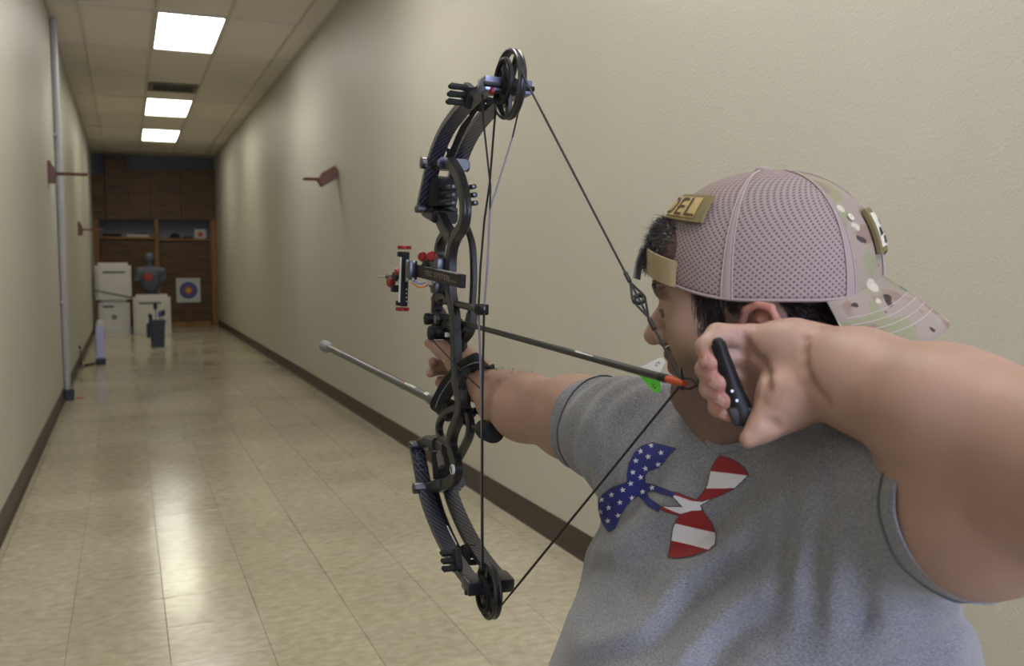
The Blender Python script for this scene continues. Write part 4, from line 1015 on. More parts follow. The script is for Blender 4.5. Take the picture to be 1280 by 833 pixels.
for s_ in (-1, 1):                                                         # eyebrows, lash line
    by = h_[:, 2]-(.036-.35*np.abs(np.abs(h_[:, 1])-.026))
    brow = inhead*sstep(.0085-np.abs(by), 0, .004)*sstep(h_[:, 1]*s_, .006, .012)*sstep(.056-h_[:, 1]*s_, 0, .008)*(h_[:, 0] > .055)
    blend(brow*(.8+.2*vnoise(bp_, 500, 5)), (.16, .14, .14))
    lash = inhead*sstep(.0050-np.abs(h_[:, 2]-.0090), 0, .002)*sstep(.0135-np.abs(h_[:, 1]*s_-.033), 0, .003)*(h_[:, 0] > .07)
    blend(lash, (.22, .18, .18))
    ear = sstep(.045-np.linalg.norm(h_-np.array((-.011, .083*s_, -.02)), axis=1), 0, .02)*(np.abs(h_[:, 1]) > .07); blend(ear, (1.10, .80, .80))
tipc = np.array([K(*f4[3]) for f4 in FNG]); pipc = np.array([K(*f4[2]) for f4 in FNG])
for k in range(4):
    blend(sstep(.021-np.linalg.norm(bp_-tipc[k], axis=1), 0, .014), (1.03, .82, .87))
uu, vv, wz_ = h_[:, 0], h_[:, 1], h_[:, 2]
okh = ~((((uu+.010)/.026)**2+((wz_+.018)/.036)**2 < 1) & (np.abs(vv) > .06)) & (uu < .050-.25*np.maximum(0, .01-wz_))
okh &= np.where(uu > .022, wz_ > -.032, np.where(uu > -.03, wz_ > .006, wz_ > -.050-.2*(-.03-uu))) & (np.abs(vv) < .0835)
okh |= (wz_ > .060) & (uu > .03)
blend((okh & inhead).astype(float), (.20, .18, .18))
m = mat('skin', (186, 146, 122), .52, spec=.35, sss=.12); nt = m.node_tree; N = nt.nodes; L = nt.links; b = N['Principled BSDF']
at = N.new('ShaderNodeAttribute'); at.attribute_name = 'Col'; L.new(at.outputs['Color'], b.inputs['Base Color'])
tc = N.new('ShaderNodeTexCoord'); n1 = N.new('ShaderNodeTexNoise'); n1.inputs['Scale'].default_value = 420; n1.inputs['Detail'].default_value = 3; L.new(tc.outputs['Object'], n1.inputs[0])
bp = N.new('ShaderNodeBump'); bp.inputs['Strength'].default_value = .22; bp.inputs['Distance'].default_value = .0012; L.new(n1.outputs[0], bp.inputs['Height']); L.new(bp.outputs[0], b.inputs['Normal'])

seat_w = CPV(PELV[None])[0]
person = empty('person', (seat_w[0], seat_w[1], 0), 'seated archer at full draw in grey t-shirt and backward camouflage cap', 'person')
body = mesh_from('body', bp_, bq_, 'skin', person, cols)

# nails on the draw hand
mat('nail', (176, 136, 126), .3)
for k, f4 in enumerate(FNG):
    t = K(*f4[3]); dvec = nrm(t-K(*f4[2])); nv = nrm(V3(-.75, -.1, -.65)); nv = nrm(nv-dvec*(nv@dvec)); sv = np.cross(dvec, nv)
    vs = []; fs = []; c0 = t+dvec*.000
    for i in range(5):
        for j in range(5):
            x_ = (i/4-.5)*.0105; y_ = (j/4-.5)*.0095; y_ *= (1-.35*max(0, x_/.006)**2)
            vs.append(c0+dvec*x_+sv*y_+nv*(.0091-.32*(y_*y_)/.0084-.30*max(0, x_)**2/.0084))
    for i in range(4):
        for j in range(4): fs.append((i*5+j, i*5+j+1, i*5+j+6, i*5+j+5))
    mesh_from('fingernail', np.array(vs), fs, 'nail', body)

# ------------------------------------------------------------------ eyes
mat('eye_white', (150, 138, 130), .25); mat('iris', (40, 28, 20), .15)
for s_ in (-1, 1):
    e = MB(); c = CPV(H(.0838, .0318*s_, .0085)[None])[0]; ax_ = nrm(CPV(H(.0838+.1, .0318*s_+.02*s_, .008)[None])[0]-c)
    e.lathe(c, ax_, [(.0122*math.sin(t), -.0122*math.cos(t)) for t in np.linspace(.05, math.pi*.78, 12)], 20)
    eo = e.build('eyeball', 'eye_white', body, True)
    e = MB(); e.lathe(c, ax_, [(.0124*math.sin(t), -.0124*math.cos(t)) for t in np.linspace(math.pi*.78, math.pi*.99, 6)], 20); e.build('iris', 'iris', body, True)

# ------------------------------------------------------------------ t-shirt
T = SDF()
T.ell(V3(.275, -.295, 1.10), (.195, .195, .122), TA, .06); T.ell(V3(.295, -.45, 1.085)+Nf*.02, (.258, .21, .20), TA, .07)
T.cone(NB+V3(0, -.012, 0), SR, .070, .060, .06); T.cone(NB+V3(0, -.012, 0), SL, .070, .080, .06)
T.cone(V3(.29, -.50, 1.06), PELV+WUP*.02, .205, .20, .06)
T.cone(SL+V3(-.01, -.10, .04), V3(.385, -.42, 1.05), .095, .125, .08)
dR = nrm(ER-SR); cuffR = SR+dR*.100
T.cone(SR, cuffR+dR*.06, .067, .0685, .05)
uA = SL*.5+EL*.5+V3(-.004, -.014, 0); dL = nrm(uA-SL); cuffL = SL+dL*.150
T.cone(SL+V3(0, -.002, 0), cuffL+dL*.06, .081, .0800, .05)
collar_c = NB+WUP*.055+Nf*.01; collar_n = nrm(WUP*.9+Nf*.42)
HEM = .47
def folds(X):
    """cloth relief: diagonal pulls across the chest, gathers at the armpits"""
    q = X-V3(.28, -.3, 1.0); a_ = q@sd; u2 = q@WUP; out = 0
    # pulls running from bow armpit / draw shoulder across the chest
    t1 = u2*.80-a_*.58; m1 = np.exp(-((a_+.03)/.19)**2)*np.exp(-((u2-.0)/.13)**2)
    out += .0088*m1*np.sin(t1*92+3.0*vnoise(X, 9, 6)+1.2)
    t2 = u2*.55+a_*.83; m2 = np.exp(-np.sum((X-(SL+V3(-.025, -.05, -.03)))**2, 1)/.065**2)
    out += .0075*m2*np.sin((a_*.93-u2*.25)*150+2.0*vnoise(X, 9, 7))
    r3 = (X-SR)@dR; m3 = np.exp(-np.sum((X-SR-dR*.05)**2, 1)/.11**2)
    out += .0034*m3*np.sin(r3*150+3.2*vnoise(X, 12, 8)+u2*40)
    m4 = sstep(-.05-u2, 0, .15); out += .0075*m4*np.sin((u2*.85-a_*.5)*46+2.2*vnoise(X, 5, 9))
    out += .0035*vnoise(X, 14, 10)+.0018*vnoise(X, 30, 11)
    return out
def clip(pos, faces, fld):
    """keep the part of a triangle mesh where fld > 0, cutting triangles along fld = 0"""
    tri = np.concatenate([faces[:, [0, 1, 2]], faces[:, [0, 2, 3]]]) if faces.shape[1] == 4 else faces
    f = fld(pos); ins = f > 0; k = ins[tri].sum(1); keep = [tri[k == 3]]; pos = [pos]; n = len(f); cache = {}; new = []
    def cut(a, b):
        key = (a, b) if a < b else (b, a)
        if key not in cache:
            t = f[a]/(f[a]-f[b]); cache[key] = n+len(new); new.append(pos[0][a]+(pos[0][b]-pos[0][a])*t)
        return cache[key]
    out = []
    for t in tri[(k == 1) | (k == 2)]:
        t = list(t)
        if ins[t].sum() == 1:
            while not ins[t[0]]: t = t[1:]+t[:1]
            out.append((t[0], cut(t[0], t[1]), cut(t[0], t[2])))
        else:
            while ins[t[0]]: t = t[1:]+t[:1]
            x, y = cut(t[0], t[1]), cut(t[0], t[2]); out += [(x, t[1], t[2]), (x, t[2], y)]
    allp = np.concatenate([pos[0], np.array(new).reshape(-1, pos[0].shape[1])]); fs = np.concatenate(keep+[np.array(out, int).reshape(-1, 3)])
    us = np.unique(fs); rm = np.full(len(allp), -1); rm[us] = np.arange(len(us)); return allp[us], rm[fs]
def shirt_post(X, d): return d-folds(X)
tp_, tq_ = surface(T, (-.10, -.80, .70), (.64, .02, 1.42), .004, post=shirt_post)
tp_ = relax(tp_, tq_, 1, .4)
def plane_f(c, n_, r_):
    def f(X):
        pl = (X-c)@n_; rad_ = np.linalg.norm(X-c-pl[:, None]*n_, axis=1); return np.where((rad_ < r_) & (pl > -.03), -pl, 1.0)
    return f
NK0, NK1 = NB-WUP*.09+Nf*.012, H(-.012, 0, -.02)
NCK = SDF().cone(NK0, NK1, .063, .074, .001)
for fl in (plane_f(cuffR, dR, .10), plane_f(cuffL, dL, .102), lambda X: NCK(X), lambda X: CAM_H+X[:, 1]*_u[2]+X[:, 2]*_f[2]+X[:, 0]*_r[2]-HEM):
    tp_, tq_ = clip(tp_, tq_, fl)
m = mat('heather', (128, 128, 130), .92, spec=.15, sheen=.25); nt = m.node_tree; N = nt.nodes; L = nt.links; b = N['Principled BSDF']
tc = N.new('ShaderNodeTexCoord'); mp = N.new('ShaderNodeMapping'); mp.inputs['Scale'].default_value = (330, 330, 1300); mp.inputs['Rotation'].default_value = (.2, .3, 0)
L.new(tc.outputs['Object'], mp.inputs[0]); n1 = N.new('ShaderNodeTexNoise'); n1.inputs['Scale'].default_value = 1; n1.inputs['Detail'].default_value = 4; n1.inputs['Roughness'].default_value = .7; L.new(mp.outputs[0], n1.inputs[0])
rp = N.new('ShaderNodeValToRGB'); rp.color_ramp.elements[0].position = .36; rp.color_ramp.elements[1].position = .66
rp.color_ramp.elements[0].color = (*lin((90, 90, 94)), 1); rp.color_ramp.elements[1].color = (*lin((142, 142, 144)), 1); L.new(n1.outputs[0], rp.inputs[0]); L.new(rp.outputs[0], b.inputs['Base Color'])
bp = N.new('ShaderNodeBump'); bp.inputs['Strength'].default_value = .3; bp.inputs['Distance'].default_value = .001; L.new(n1.outputs[0], bp.inputs['Height']); L.new(bp.outputs[0], b.inputs['Normal'])
shirt = mesh_from('t_shirt', tp_, tq_, 'heather', person)
so_ = shirt.modifiers.new('thickness', 'SOLIDIFY'); so_.thickness = .002; so_.offset = -1
tag(shirt, 'heather grey short-sleeved t-shirt with flag print on the chest')
mat('seam', (84, 84, 88), .95)
# cuff and shoulder seams: run round the mesh where it meets a plane a little inside the cuff
def ring_on(tp, sdf, c, n_, rad, post, cnt=64, lift=.0006):
    a_ = nrm(np.cross(n_, V3(.3, 1, .2))); b_ = np.cross(n_, a_); out = []
    for k in range(cnt):
        th = 2*math.pi*k/cnt; d_ = math.cos(th)*a_+math.sin(th)*b_; ts = np.linspace(.02, rad, 120); X = c+ts[:, None]*d_
        v_ = sdf(X)-folds(X); i = np.argmax(v_ > 0); out.append(c+d_*(ts[i]+lift) if v_[i] > 0 else None)
    return [o for o in out if o is not None]
for c, n_, r_ in ((cuffR-dR*.020, dR, .12), (cuffL-dL*.02, dL, .14)):
    pts = ring_on(tp_, T, c, n_, r_, None)
    rr_ = np.array([np.linalg.norm(p_-c) for p_ in pts]); ok = rr_ < .098
    if ok.all(): MB().tube([CPV(p_[None])[0] for p_ in pts], .0011, 5, closed=True).build('cuff_seam', 'seam', shirt, True); continue
    k0 = int(np.argmin(ok)); seq = [(k0+i) % len(pts) for i in range(len(pts))]; best, cur = [], []
    for i in seq+[k0]:
        if ok[i]: cur.append(i)
        else:
            if len(cur) > len(best): best = cur
            cur = []
    if len(best) > 4: MB().tube([CPV(pts[i][None])[0] for i in best], .0011, 5).build('cuff_seam', 'seam', shirt, True)
# ribbed collar round the neck hole
ax_ = nrm(NK1-NK0); a_ = nrm(np.cross(ax_, V3(0, 0, 1))); b_ = np.cross(ax_, a_); col = []
for k in range(72):
    th = 2*math.pi*k/72; d_ = math.cos(th)*a_+math.sin(th)*b_; ts = np.linspace(.28, -.02, 240); ln_ = np.linalg.norm(NK1-NK0)
    rad_ = .063+.011*np.clip(ts/ln_, 0, 1.3); X = NK0+ts[:, None]*ax_+rad_[:, None]*d_; v_ = T(X)-folds(X); i = int(np.argmax(v_ < 0))
    if v_[i] < 0: col.append(X[i]-ax_*.001)
colw = [CPV(c[None])[0] for c in col]; q = MB(); q.tube(colw, .0055, 8, closed=True); q.build('collar', 'heather', shirt, True)
# ------------------------------------------------------------------ chest print: flat print laid on the cloth
from mathutils.bvhtree import BVHTree
bvh = BVHTree.FromPolygons([Vector(v) for v in CPV(tp_)], tq_.tolist())
def zp(pts): return np.array([(735+x/4.9, 540+y/4.9) for x, y in pts])
P_BLUE = zp([(400, 72), (540, 105), (500, 140), (470, 180), (440, 215), (370, 240), (350, 265), (350, 315), (400, 325), (540, 380), (525, 402), (400, 360), (360, 368), (375, 410), (450, 462), (430, 488), (370, 450), (335, 410), (310, 390), (270, 415), (230, 460), (200, 510), (170, 590), (130, 615), (95, 560), (72, 490), (70, 430), (95, 385), (150, 345), (245, 310), (245, 260), (255, 200), (290, 130), (330, 90)])
P_UP = zp([(810, 150), (880, 170), (950, 215), (985, 265), (900, 345), (820, 385), (740, 415), (665, 425), (710, 370), (735, 330), (755, 240), (775, 195)])
P_MID = zp([(540, 373), (640, 412), (700, 428), (755, 413), (690, 450), (705, 485), (640, 487), (560, 510), (480, 490), (445, 468), (460, 458), (585, 462), (522, 396)])
P_MIDW = zp([(528, 388), (560, 398), (640, 424), (700, 430), (755, 413), (690, 450), (700, 480), (640, 482), (570, 502), (520, 485), (460, 458), (585, 462), (522, 396)])
P_LOW = zp([(570, 508), (640, 485), (705, 485), (745, 540), (775, 600), (785, 640), (780, 690), (740, 725), (640, 762), (560, 775), (495, 770), (510, 700), (515, 660), (525, 590), (545, 545)])
STARS = zp([(390, 85), (325, 120), (450, 130), (372, 153), (295, 178), (432, 200), (355, 225), (277, 248), (325, 278), (263, 316), (215, 356), (148, 386), (337, 368), (395, 343), (272, 405), (85, 415), (198, 432), (130, 465), (188, 513), (125, 546), (80, 490)])
def inpoly(X, poly):
    x, y = X[:, 0], X[:, 1]; c = np.zeros(len(X), bool); n = len(poly)
    for i in range(n):
        x1, y1 = poly[i]; x2, y2 = poly[(i+1) % n]
        c ^= ((y1 > y) != (y2 > y)) & (x < (x2-x1)*(y-y1)/(y2-y1+1e-12)+x1)
    return c
def classify(X):
    """-1 none, 0 outline, 1 blue, 2 white, 3 red"""
    o = np.full(len(X), -1)
    for q in (P_BLUE, P_UP, P_MID, P_LOW):
        for k in range(8):
            o[(o < 0) & inpoly(X+1.1*np.array([math.cos(k*.785), math.sin(k*.785)]), q)] = 0
    o[inpoly(X, P_MID)] = 3; o[inpoly(X, P_MIDW)] = 2
    b_ = inpoly(X, P_BLUE); o[b_] = 1
    for (cx_, cy_) in STARS:
        d = X-np.array([cx_, cy_]); r_ = np.hypot(d[:, 0], d[:, 1]); th = np.arctan2(d[:, 0], -d[:, 1])+.15
        k = np.mod(th, 2*math.pi/5)-math.pi/5; R_ = 3.7; rr = R_*.40/np.maximum(np.cos(k)*1+0*k, .1)
        edge = R_*math.cos(math.pi/5)*0+R_*(.40+.60*(np.abs(k)/(math.pi/5))**1.7)
        o[b_ & (r_ < edge)] = 2
    def below(p, q): (x1, y1), (x2, y2) = zp([p, q]); return X[:, 1] > y1+(X[:, 0]-x1)*(y2-y1)/(x2-x1)
    u_ = inpoly(X, P_UP); m1 = below((755, 243), (985, 270)) ; m2 = below((730, 348), (905, 345)); o[u_] = 3; o[u_ & m1 & ~m2] = 2
    l_ = inpoly(X, P_LOW); m1 = below((528, 558), (778, 618)); m2 = below((510, 665), (738, 725)); o[l_] = 3; o[l_ & m1 & ~m2] = 2
    return o
stp = .55; gx_ = np.arange(746, 940, stp); gy_ = np.arange(552, 702, stp)
CC = np.stack(np.meshgrid(gx_+stp/2, gy_+stp/2, indexing='ij'), -1).reshape(-1, 2); cl = classify(CC).reshape(len(gx_), len(gy_))
vid = -np.ones((len(gx_)+1, len(gy_)+1), int); pv = []; pf = []; pm = []
def pvert(i, j):
    if vid[i, j] < 0:
        d = ray(746+i*stp, 552+j*stp); hit = bvh.ray_cast(Vector(CAM), Vector(d).normalized())
        p = np.array(hit[0])+np.array(hit[1])*(.0009 if np.dot(hit[1], d) < 0 else -.0009) if hit[0] else CAM+d
        vid[i, j] = len(pv); pv.append(p)
    return vid[i, j]
for i, j in np.argwhere(cl >= 0):
    pf.append((pvert(i, j), pvert(i+1, j), pvert(i+1, j+1), pvert(i, j+1))); pm.append(int(cl[i, j]))
mat('print_grey', (58, 58, 60), .85); mat('print_blue', (24, 34, 104), .7); mat('print_white', (200, 198, 200), .7); mat('print_red', (128, 16, 20), .7)
q = MB(); q.v = pv; q.f = pf; q.m = pm; pr = q.build('chest_print', ['print_grey', 'print_blue', 'print_white', 'print_red'], shirt, True, 180)
tag(pr, 'crossed emblem print, starred blue left half and red white striped right half')

# ------------------------------------------------------------------ cap, worn backwards
Cf = nrm(V3(-math.cos(_al), 0, math.sin(_al))); Cf = nrm(Cf-WUP*(Cf@WUP)); Cl = nrm(np.cross(Cf, WUP))
CPX = K(955, 403, 1.02)
def CH(u, v, w_): return CPX+HS*(u*Cf+v*Cl+w_*WUP)
CA_, CB_, CU0, CTOP = .1115, .090, -.001, .154
def rim(u): c_ = u/CA_; return .026+.028*max(c_, 0)**2+.019*max(-c_, 0)**8
def dome(th, s, off=0.0):
    r = (1-s**2.2)**(1/2.2); u = (CA_+off)*r*math.cos(th); v = (CB_+off)*r*math.sin(th)
    w0 = rim(CA_*math.cos(th)); return CH(CU0+u, v, w0+(CTOP+off-w0)*s)
nth, ns = 144, 40
rows = []
for i in range(nth):
    for j in range(ns+1):
        s = 1-(1-j/ns)**1.6 if j < ns else 1.0
        th = 2*math.pi*i/nth-math.pi; s = min(s, .9995); p = dome(th, s); rows.append((*p, th*.105*(1-s**2.2)**(.3), s*.15, th, s))
A5 = np.array(rows); fs = []; fmat = []
for i in range(nth):
    for j in range(ns):
        i2 = (i+1) % nth
        if i2 == 0: continue
        fs.append((i*(ns+1)+j, i2*(ns+1)+j, i2*(ns+1)+j+1, i*(ns+1)+j+1))
# closing column with its own texture coordinates
base = len(A5); rows2 = []
for j in range(ns+1):
    p = A5[j].copy(); p[3] = math.pi*.105*(1-p[6]**2.2)**.3; p[5] = math.pi; rows2.append(p)
A5 = np.concatenate([A5, np.array(rows2)])
for j in range(ns): fs.append(((nth-1)*(ns+1)+j, base+j, base+j+1, (nth-1)*(ns+1)+j+1))
ARC = math.radians(44)
def archf(X):
    th, s = X[:, 5], X[:, 6]; sa = .56*np.sqrt(np.clip(1-(th/ARC)**2, 0, 1)); return np.where(np.abs(th) < ARC, s-sa, .2+0*s)
A5, tri = clip(A5, np.array(fs), archf)
thm = np.abs(A5[tri][:, :, 5]).mean(1); sm = A5[tri][:, :, 6].mean(1)
SEAM2 = math.radians(142)
m = mat('cap_mesh', (150, 132, 130), .85, spec=.2); nt = m.node_tree; N = nt.nodes; L = nt.links; b = N['Principled BSDF']
tc = N.new('ShaderNodeTexCoord'); mp = N.new('ShaderNodeMapping'); mp.inputs['Rotation'].default_value = (0, 0, .785); L.new(tc.outputs['UV'], mp.inputs[0])
vo = N.new('ShaderNodeTexVoronoi'); vo.voronoi_dimensions = '2D'; vo.inputs['Scale'].default_value = 215; vo.inputs['Randomness'].default_value = 0.0; L.new(mp.outputs[0], vo.inputs['Vector'])
rp = N.new('ShaderNodeValToRGB'); rp.color_ramp.elements[0].position = .20; rp.color_ramp.elements[1].position = .32
rp.color_ramp.elements[0].color = (*lin((86, 72, 73)), 1); rp.color_ramp.elements[1].color = (*lin((138, 124, 120)), 1)
L.new(vo.outputs['Distance'], rp.inputs[0]); L.new(rp.outputs[0], b.inputs['Base Color'])
bp = N.new('ShaderNodeBump'); bp.inputs['Strength'].default_value = .5; bp.inputs['Distance'].default_value = .0008; L.new(vo.outputs['Distance'], bp.inputs['Height']); L.new(bp.outputs[0], b.inputs['Normal'])
m = mat('camo', (150, 140, 124), .85, spec=.2, bump=(900, .3, .0006)); nt = m.node_tree; N = nt.nodes; L = nt.links; b = N['Principled BSDF']
tc = N.new('ShaderNodeTexCoord'); prev = None
def layer(prev, col, sc, lo, hi, off, stretch=(1, 1, 1)):
    mp = N.new('ShaderNodeMapping'); mp.inputs['Location'].default_value = off; mp.inputs['Scale'].default_value = stretch; L.new(tc.outputs['Object'], mp.inputs[0])
    n = N.new('ShaderNodeTexNoise'); n.inputs['Scale'].default_value = sc; n.inputs['Detail'].default_value = 1.5; L.new(mp.outputs[0], n.inputs[0])
    r = N.new('ShaderNodeMapRange'); r.inputs[1].default_value = lo; r.inputs[2].default_value = hi; L.new(n.outputs[0], r.inputs[0])
    x = N.new('ShaderNodeMix'); x.data_type = 'RGBA'; L.new(r.outputs[0], x.inputs[0])
    if prev is None: x.inputs[6].default_value = (*lin((138, 126, 114)), 1)
    else: L.new(prev, x.inputs[6])
    x.inputs[7].default_value = (*lin(col), 1); return x.outputs[2]
prev = layer(None, (128, 126, 98), 26, .50, .54, (0, 0, 0)); prev = layer(prev, (126, 106, 94), 24, .56, .59, (5, 2, 1)); prev = layer(prev, (176, 168, 150), 34, .62, .64, (2, 7, 3)); prev = layer(prev, (64, 52, 50), 46, .66, .675, (9, 1, 4))
L.new(prev, b.inputs['Base Color'])
cap = mesh_from('cap', A5[:, :3], tri, ['cap_mesh', 'camo'], person, uv=A5[:, 3:5], fm=(thm > SEAM2).astype(int))
tag(cap, 'tan mesh and camouflage baseball cap worn backwards')
so_ = cap.modifiers.new('thickness', 'SOLIDIFY'); so_.thickness = .0022; so_.offset = -1
mat('seam_tape', (140, 125, 121), .9); mat('stitch', (168, 154, 150), .9); mat('tan_web', (148, 132, 98), .8); mat('patch_tan', (166, 144, 92), .85); mat('patch_edge', (108, 96, 58), .85); mat('patch_ink', (66, 34, 24), .8); mat('patch_white', (190, 184, 168), .85); mat('patch_dark', (36, 34, 30), .85)
def line_on(ths, ss, rad, name, m_, off=.0005, parent=cap):
    q = MB(); q.tube([cw(dome(t, s, off)) for t, s in zip(ths, ss)], rad, 5); q.build(name, m_, parent, True)
S_ = np.linspace(.0, .985, 30)
for t0 in (math.radians(80), -math.radians(80), SEAM2, -SEAM2, math.pi):
    q = MB(); c_ = [cw(dome(t0, s, .0003)) for s in S_]; w_ = [cw(dome(t0+.02, s, .0003)) for s in S_]
    vs = []
    for s in S_:
        for dt in (-.055, -.02, .02, .055): vs.append(cw(dome(t0+dt*(1-.6*s), min(s, .995), .0012 if abs(dt) < .03 else .0004)))
    q.add(vs, [(4*i+j, 4*i+j+1, 4*i+j+5, 4*i+j+4) for i in range(len(S_)-1) for j in range(3)])
    q.build('seam_tape', 'seam_tape' if abs(t0) < 2.9 else 'camo', cap, True)
    for dt in (-.05, .05): line_on([t0+dt*(1-.6*s) for s in S_], S_, .00045, 'stitch_line', 'stitch', .0012)
# rim binding
tt = np.concatenate([np.linspace(ARC, math.pi, 50), np.linspace(-math.pi, -ARC, 50)[1:]])
line_on(tt, [.0]*len(tt), .0017, 'rim_binding', 'seam_tape', .0)
ta = np.linspace(-ARC, ARC, 41); line_on(ta, [.56*math.sqrt(max(0, 1-(t/ARC)**2)) for t in ta], .0022, 'opening_binding', 'seam_tape', .0)
q = MB(); ap = cw(dome(0, .9995)); upw = nrm(cw(WUP)-CAM); q.lathe(ap-upw*.002, upw, [(.0085, 0), (.0095, .002), (.008, .005), (.004, .0065), (.0004, .007)], 18); q.build('cap_button', 'seam_tape', cap, True)
# strap across the forehead with its tail
q = MB(); vs = []; T_ = np.linspace(-ARC*1.1, ARC*1.1, 40)
for t in T_:
    for h_s in (0, 1):
        w0 = rim(CA_*math.cos(t)); of = .0012+.0105*max(0, math.cos(t*math.pi/2/(ARC*1.1)))**.6
        for o_ in (of, of-.002): vs.append(cw(CH(CU0+(CA_+o_)*math.cos(t), (CB_+o_)*math.sin(t), w0+.026*h_s-.002)))
q.add(vs, [f for i in range(len(T_)-1) for f in ((4*i, 4*i+4, 4*i+6, 4*i+2), (4*i+1, 4*i+3, 4*i+7, 4*i+5), (4*i+2, 4*i+6, 4*i+7, 4*i+3), (4*i, 4*i+1, 4*i+5, 4*i+4))])
q.build('cap_strap', 'tan_web', cap, True)
q = MB(); w0 = rim(CA_); p0 = CH(CU0+CA_+.0145, .012, w0+.022); p1 = CH(CU0+CA_+.021, .016, w0-.010); q.sweep([cw(p0), cw((p0+p1)/2+Cf*.002), cw(p1)], nrm(cw(Cl)-CAM), .022, .0025); q.build('strap_tail', 'card_grey', cap, True)
# bill
nb_, nt_ = 16, 24; top = []; 
def bill(s, t, off=0.0):
    th = math.pi+t*math.radians(52); u0 = CU0+CA_*math.cos(th); v0 = CB_*math.sin(th); w0 = rim(CA_*math.cos(th))-.001
    ext = .060*(1-.55*abs(t)**2.6); u = u0-ext*s; v = v0*(1+.10*s*(1-abs(t))); w_ = w0+.003-.038*s-.006*s*s-.010*t*t*s-.002*t*t
    return CH(u, v, w_+off)
vs = [cw(bill(i/nb_, -1+2*j/nt_, o)) for o in (.0015, -.0015) for i in range(nb_+1) for j in range(nt_+1)]
n1_ = (nb_+1)*(nt_+1); idx = lambda o, i, j: o*n1_+i*(nt_+1)+j
fs = [(idx(0, i, j), idx(0, i, j+1), idx(0, i+1, j+1), idx(0, i+1, j)) for i in range(nb_) for j in range(nt_)]+[(idx(1, i, j), idx(1, i+1, j), idx(1, i+1, j+1), idx(1, i, j+1)) for i in range(nb_) for j in range(nt_)]
fs += [(idx(0, nb_, j), idx(0, nb_, j+1), idx(1, nb_, j+1), idx(1, nb_, j)) for j in range(nt_)]+[(idx(0, i, e), idx(0, i+1, e), idx(1, i+1, e), idx(1, i, e)) for i in range(nb_) for e in (0, nt_)]
bl_ = MB().add(vs, fs).build('bill', 'camo', cap, True, 60)
for s0 in (.38, .50, .62, .74):
    q = MB(); q.tube([cw(bill(s0, t, .0014)) for t in np.linspace(-.93, .93, 40)], .0005, 5); q.build('stitch_line', 'stitch', cap, True)
# patches
def patch(t0, t1, s0, s1, off, edge, face, name, th=.003):
    n = 14; q = MB(); vs = []
    def grid(a0, a1, b0, b1, o_):
        return [cw(dome(a0+(a1-a0)*i/n, b0+(b1-b0)*j/6, o_)) for i in range(n+1) for j in range(7)]
    g0, g1 = grid(t0, t1, s0, s1, off-th), grid(t0, t1, s0, s1, off); N_ = len(g0); vs = g0+g1; fs = []
    for i in range(n):
        for j in range(6): a = i*7+j; fs += [(a, a+1, a+8, a+7), (N_+a, N_+a+7, N_+a+8, N_+a+1)]
    for i in range(n): 
        for j in (0, 6): a = i*7+j; fs.append((a, a+7, N_+a+7, N_+a))
    for j in range(6):
        for i in (0, n): a = i*7+j; fs.append((a, a+1, N_+a+1, N_+a))
    o = q.add(vs, fs).build(name, edge, cap, True, 50)
    dt, ds = (t1-t0)*.07, (s1-s0)*.12; q = MB(); vs = grid(t0+dt, t1-dt, s0+ds, s1-ds, off+.0006)
    q.add(vs, [(i*7+j, i*7+j+1, i*7+j+8, i*7+j+7) for i in range(n) for j in range(6)]); q.build('patch_face', face, cap, True); return o
DG = math.radians
po = patch(DG(-36), DG(62), .53, .74, .006, 'patch_edge', 'patch_tan', 'name_patch')
vs, fs = text_mesh('DEL', 1.0); xs_ = np.array(vs); x0_, x1_ = xs_[:, 0].min(), xs_[:, 0].max(); y0_, y1_ = xs_[:, 1].min(), xs_[:, 1].max()
q = MB(); q.add([cw(dome(DG(17)+DG(38)*(x-x0_)/(x1_-x0_), .565+.14*(y-y0_)/(y1_-y0_), .0074)) for x, y, z in vs], fs); q.build('patch_lettering', 'patch_ink', cap)
po = patch(DG(165), DG(200), .24, .60, .006, 'patch_edge', 'patch_white', 'round_patch', .004)
for (a_, s_) in ((172, .40), (180, .48), (176, .33), (188, .42)):
    q = MB(); q.add([cw(dome(DG(a_+dx), s_+dy, .0072)) for dx, dy in ((-3, -.03), (3, -.02), (2, .04), (-2, .03))], [(0, 1, 2, 3)]); q.build('patch_mark', 'patch_dark', cap)
for (a_, s_) in ((152, .58), (-152, .58)):
    c = dome(DG(a_), s_, .0008); n_ = nrm(dome(DG(a_), s_, .01)-c); q = MB(); q.lathe(cw(c), nrm(cw(n_)-CAM), [(.0042, 0), (.004, .0008), (.0018, .0008), (.0016, 0)], 16); q.build('eyelet', 'patch_white', cap, True)

# ------------------------------------------------------------------ hair: short strands below the cap, tuft in its opening
mat('hair', (40, 33, 32), .45, spec=.5); mat('hair_grey', (92, 86, 88), .45)
hv, hf, hm = [], [], []
def strand(p, d1, d2, ln, r_, grey=0):
    p = np.asarray(p); a = p; b_ = p+d1*ln*.5; c = b_+d2*ln*.5; o = len(hv); t = nrm(c-a)
    s1 = nrm(np.cross(t, V3(.3, .5, -.8))); s2 = np.cross(t, s1)
    for (x, rr) in ((a, r_), (b_, r_*.9)):
        for k in range(3): hv.append(x+rr*(math.cos(2.094*k)*s1+math.sin(2.094*k)*s2))
    hv.append(c)
    for k in range(3): hf.append((o+k, o+(k+1) % 3, o+3+(k+1) % 3, o+3+k)); hf.append((o+3+k, o+3+(k+1) % 3, o+6)); hm.extend([grey, grey])
def hair_ok(u, v, w_):
    if abs((u+.010)/.026)**2+abs((w_+.018)/.036)**2 < 1 and abs(v) > .06: return False
    if u > .052-.25*max(0, .01-w_): return False
    if u > .022: return w_ > -.034
    if u > -.03: return w_ > .004
    return w_ > -.052-.2*(-.03-u)
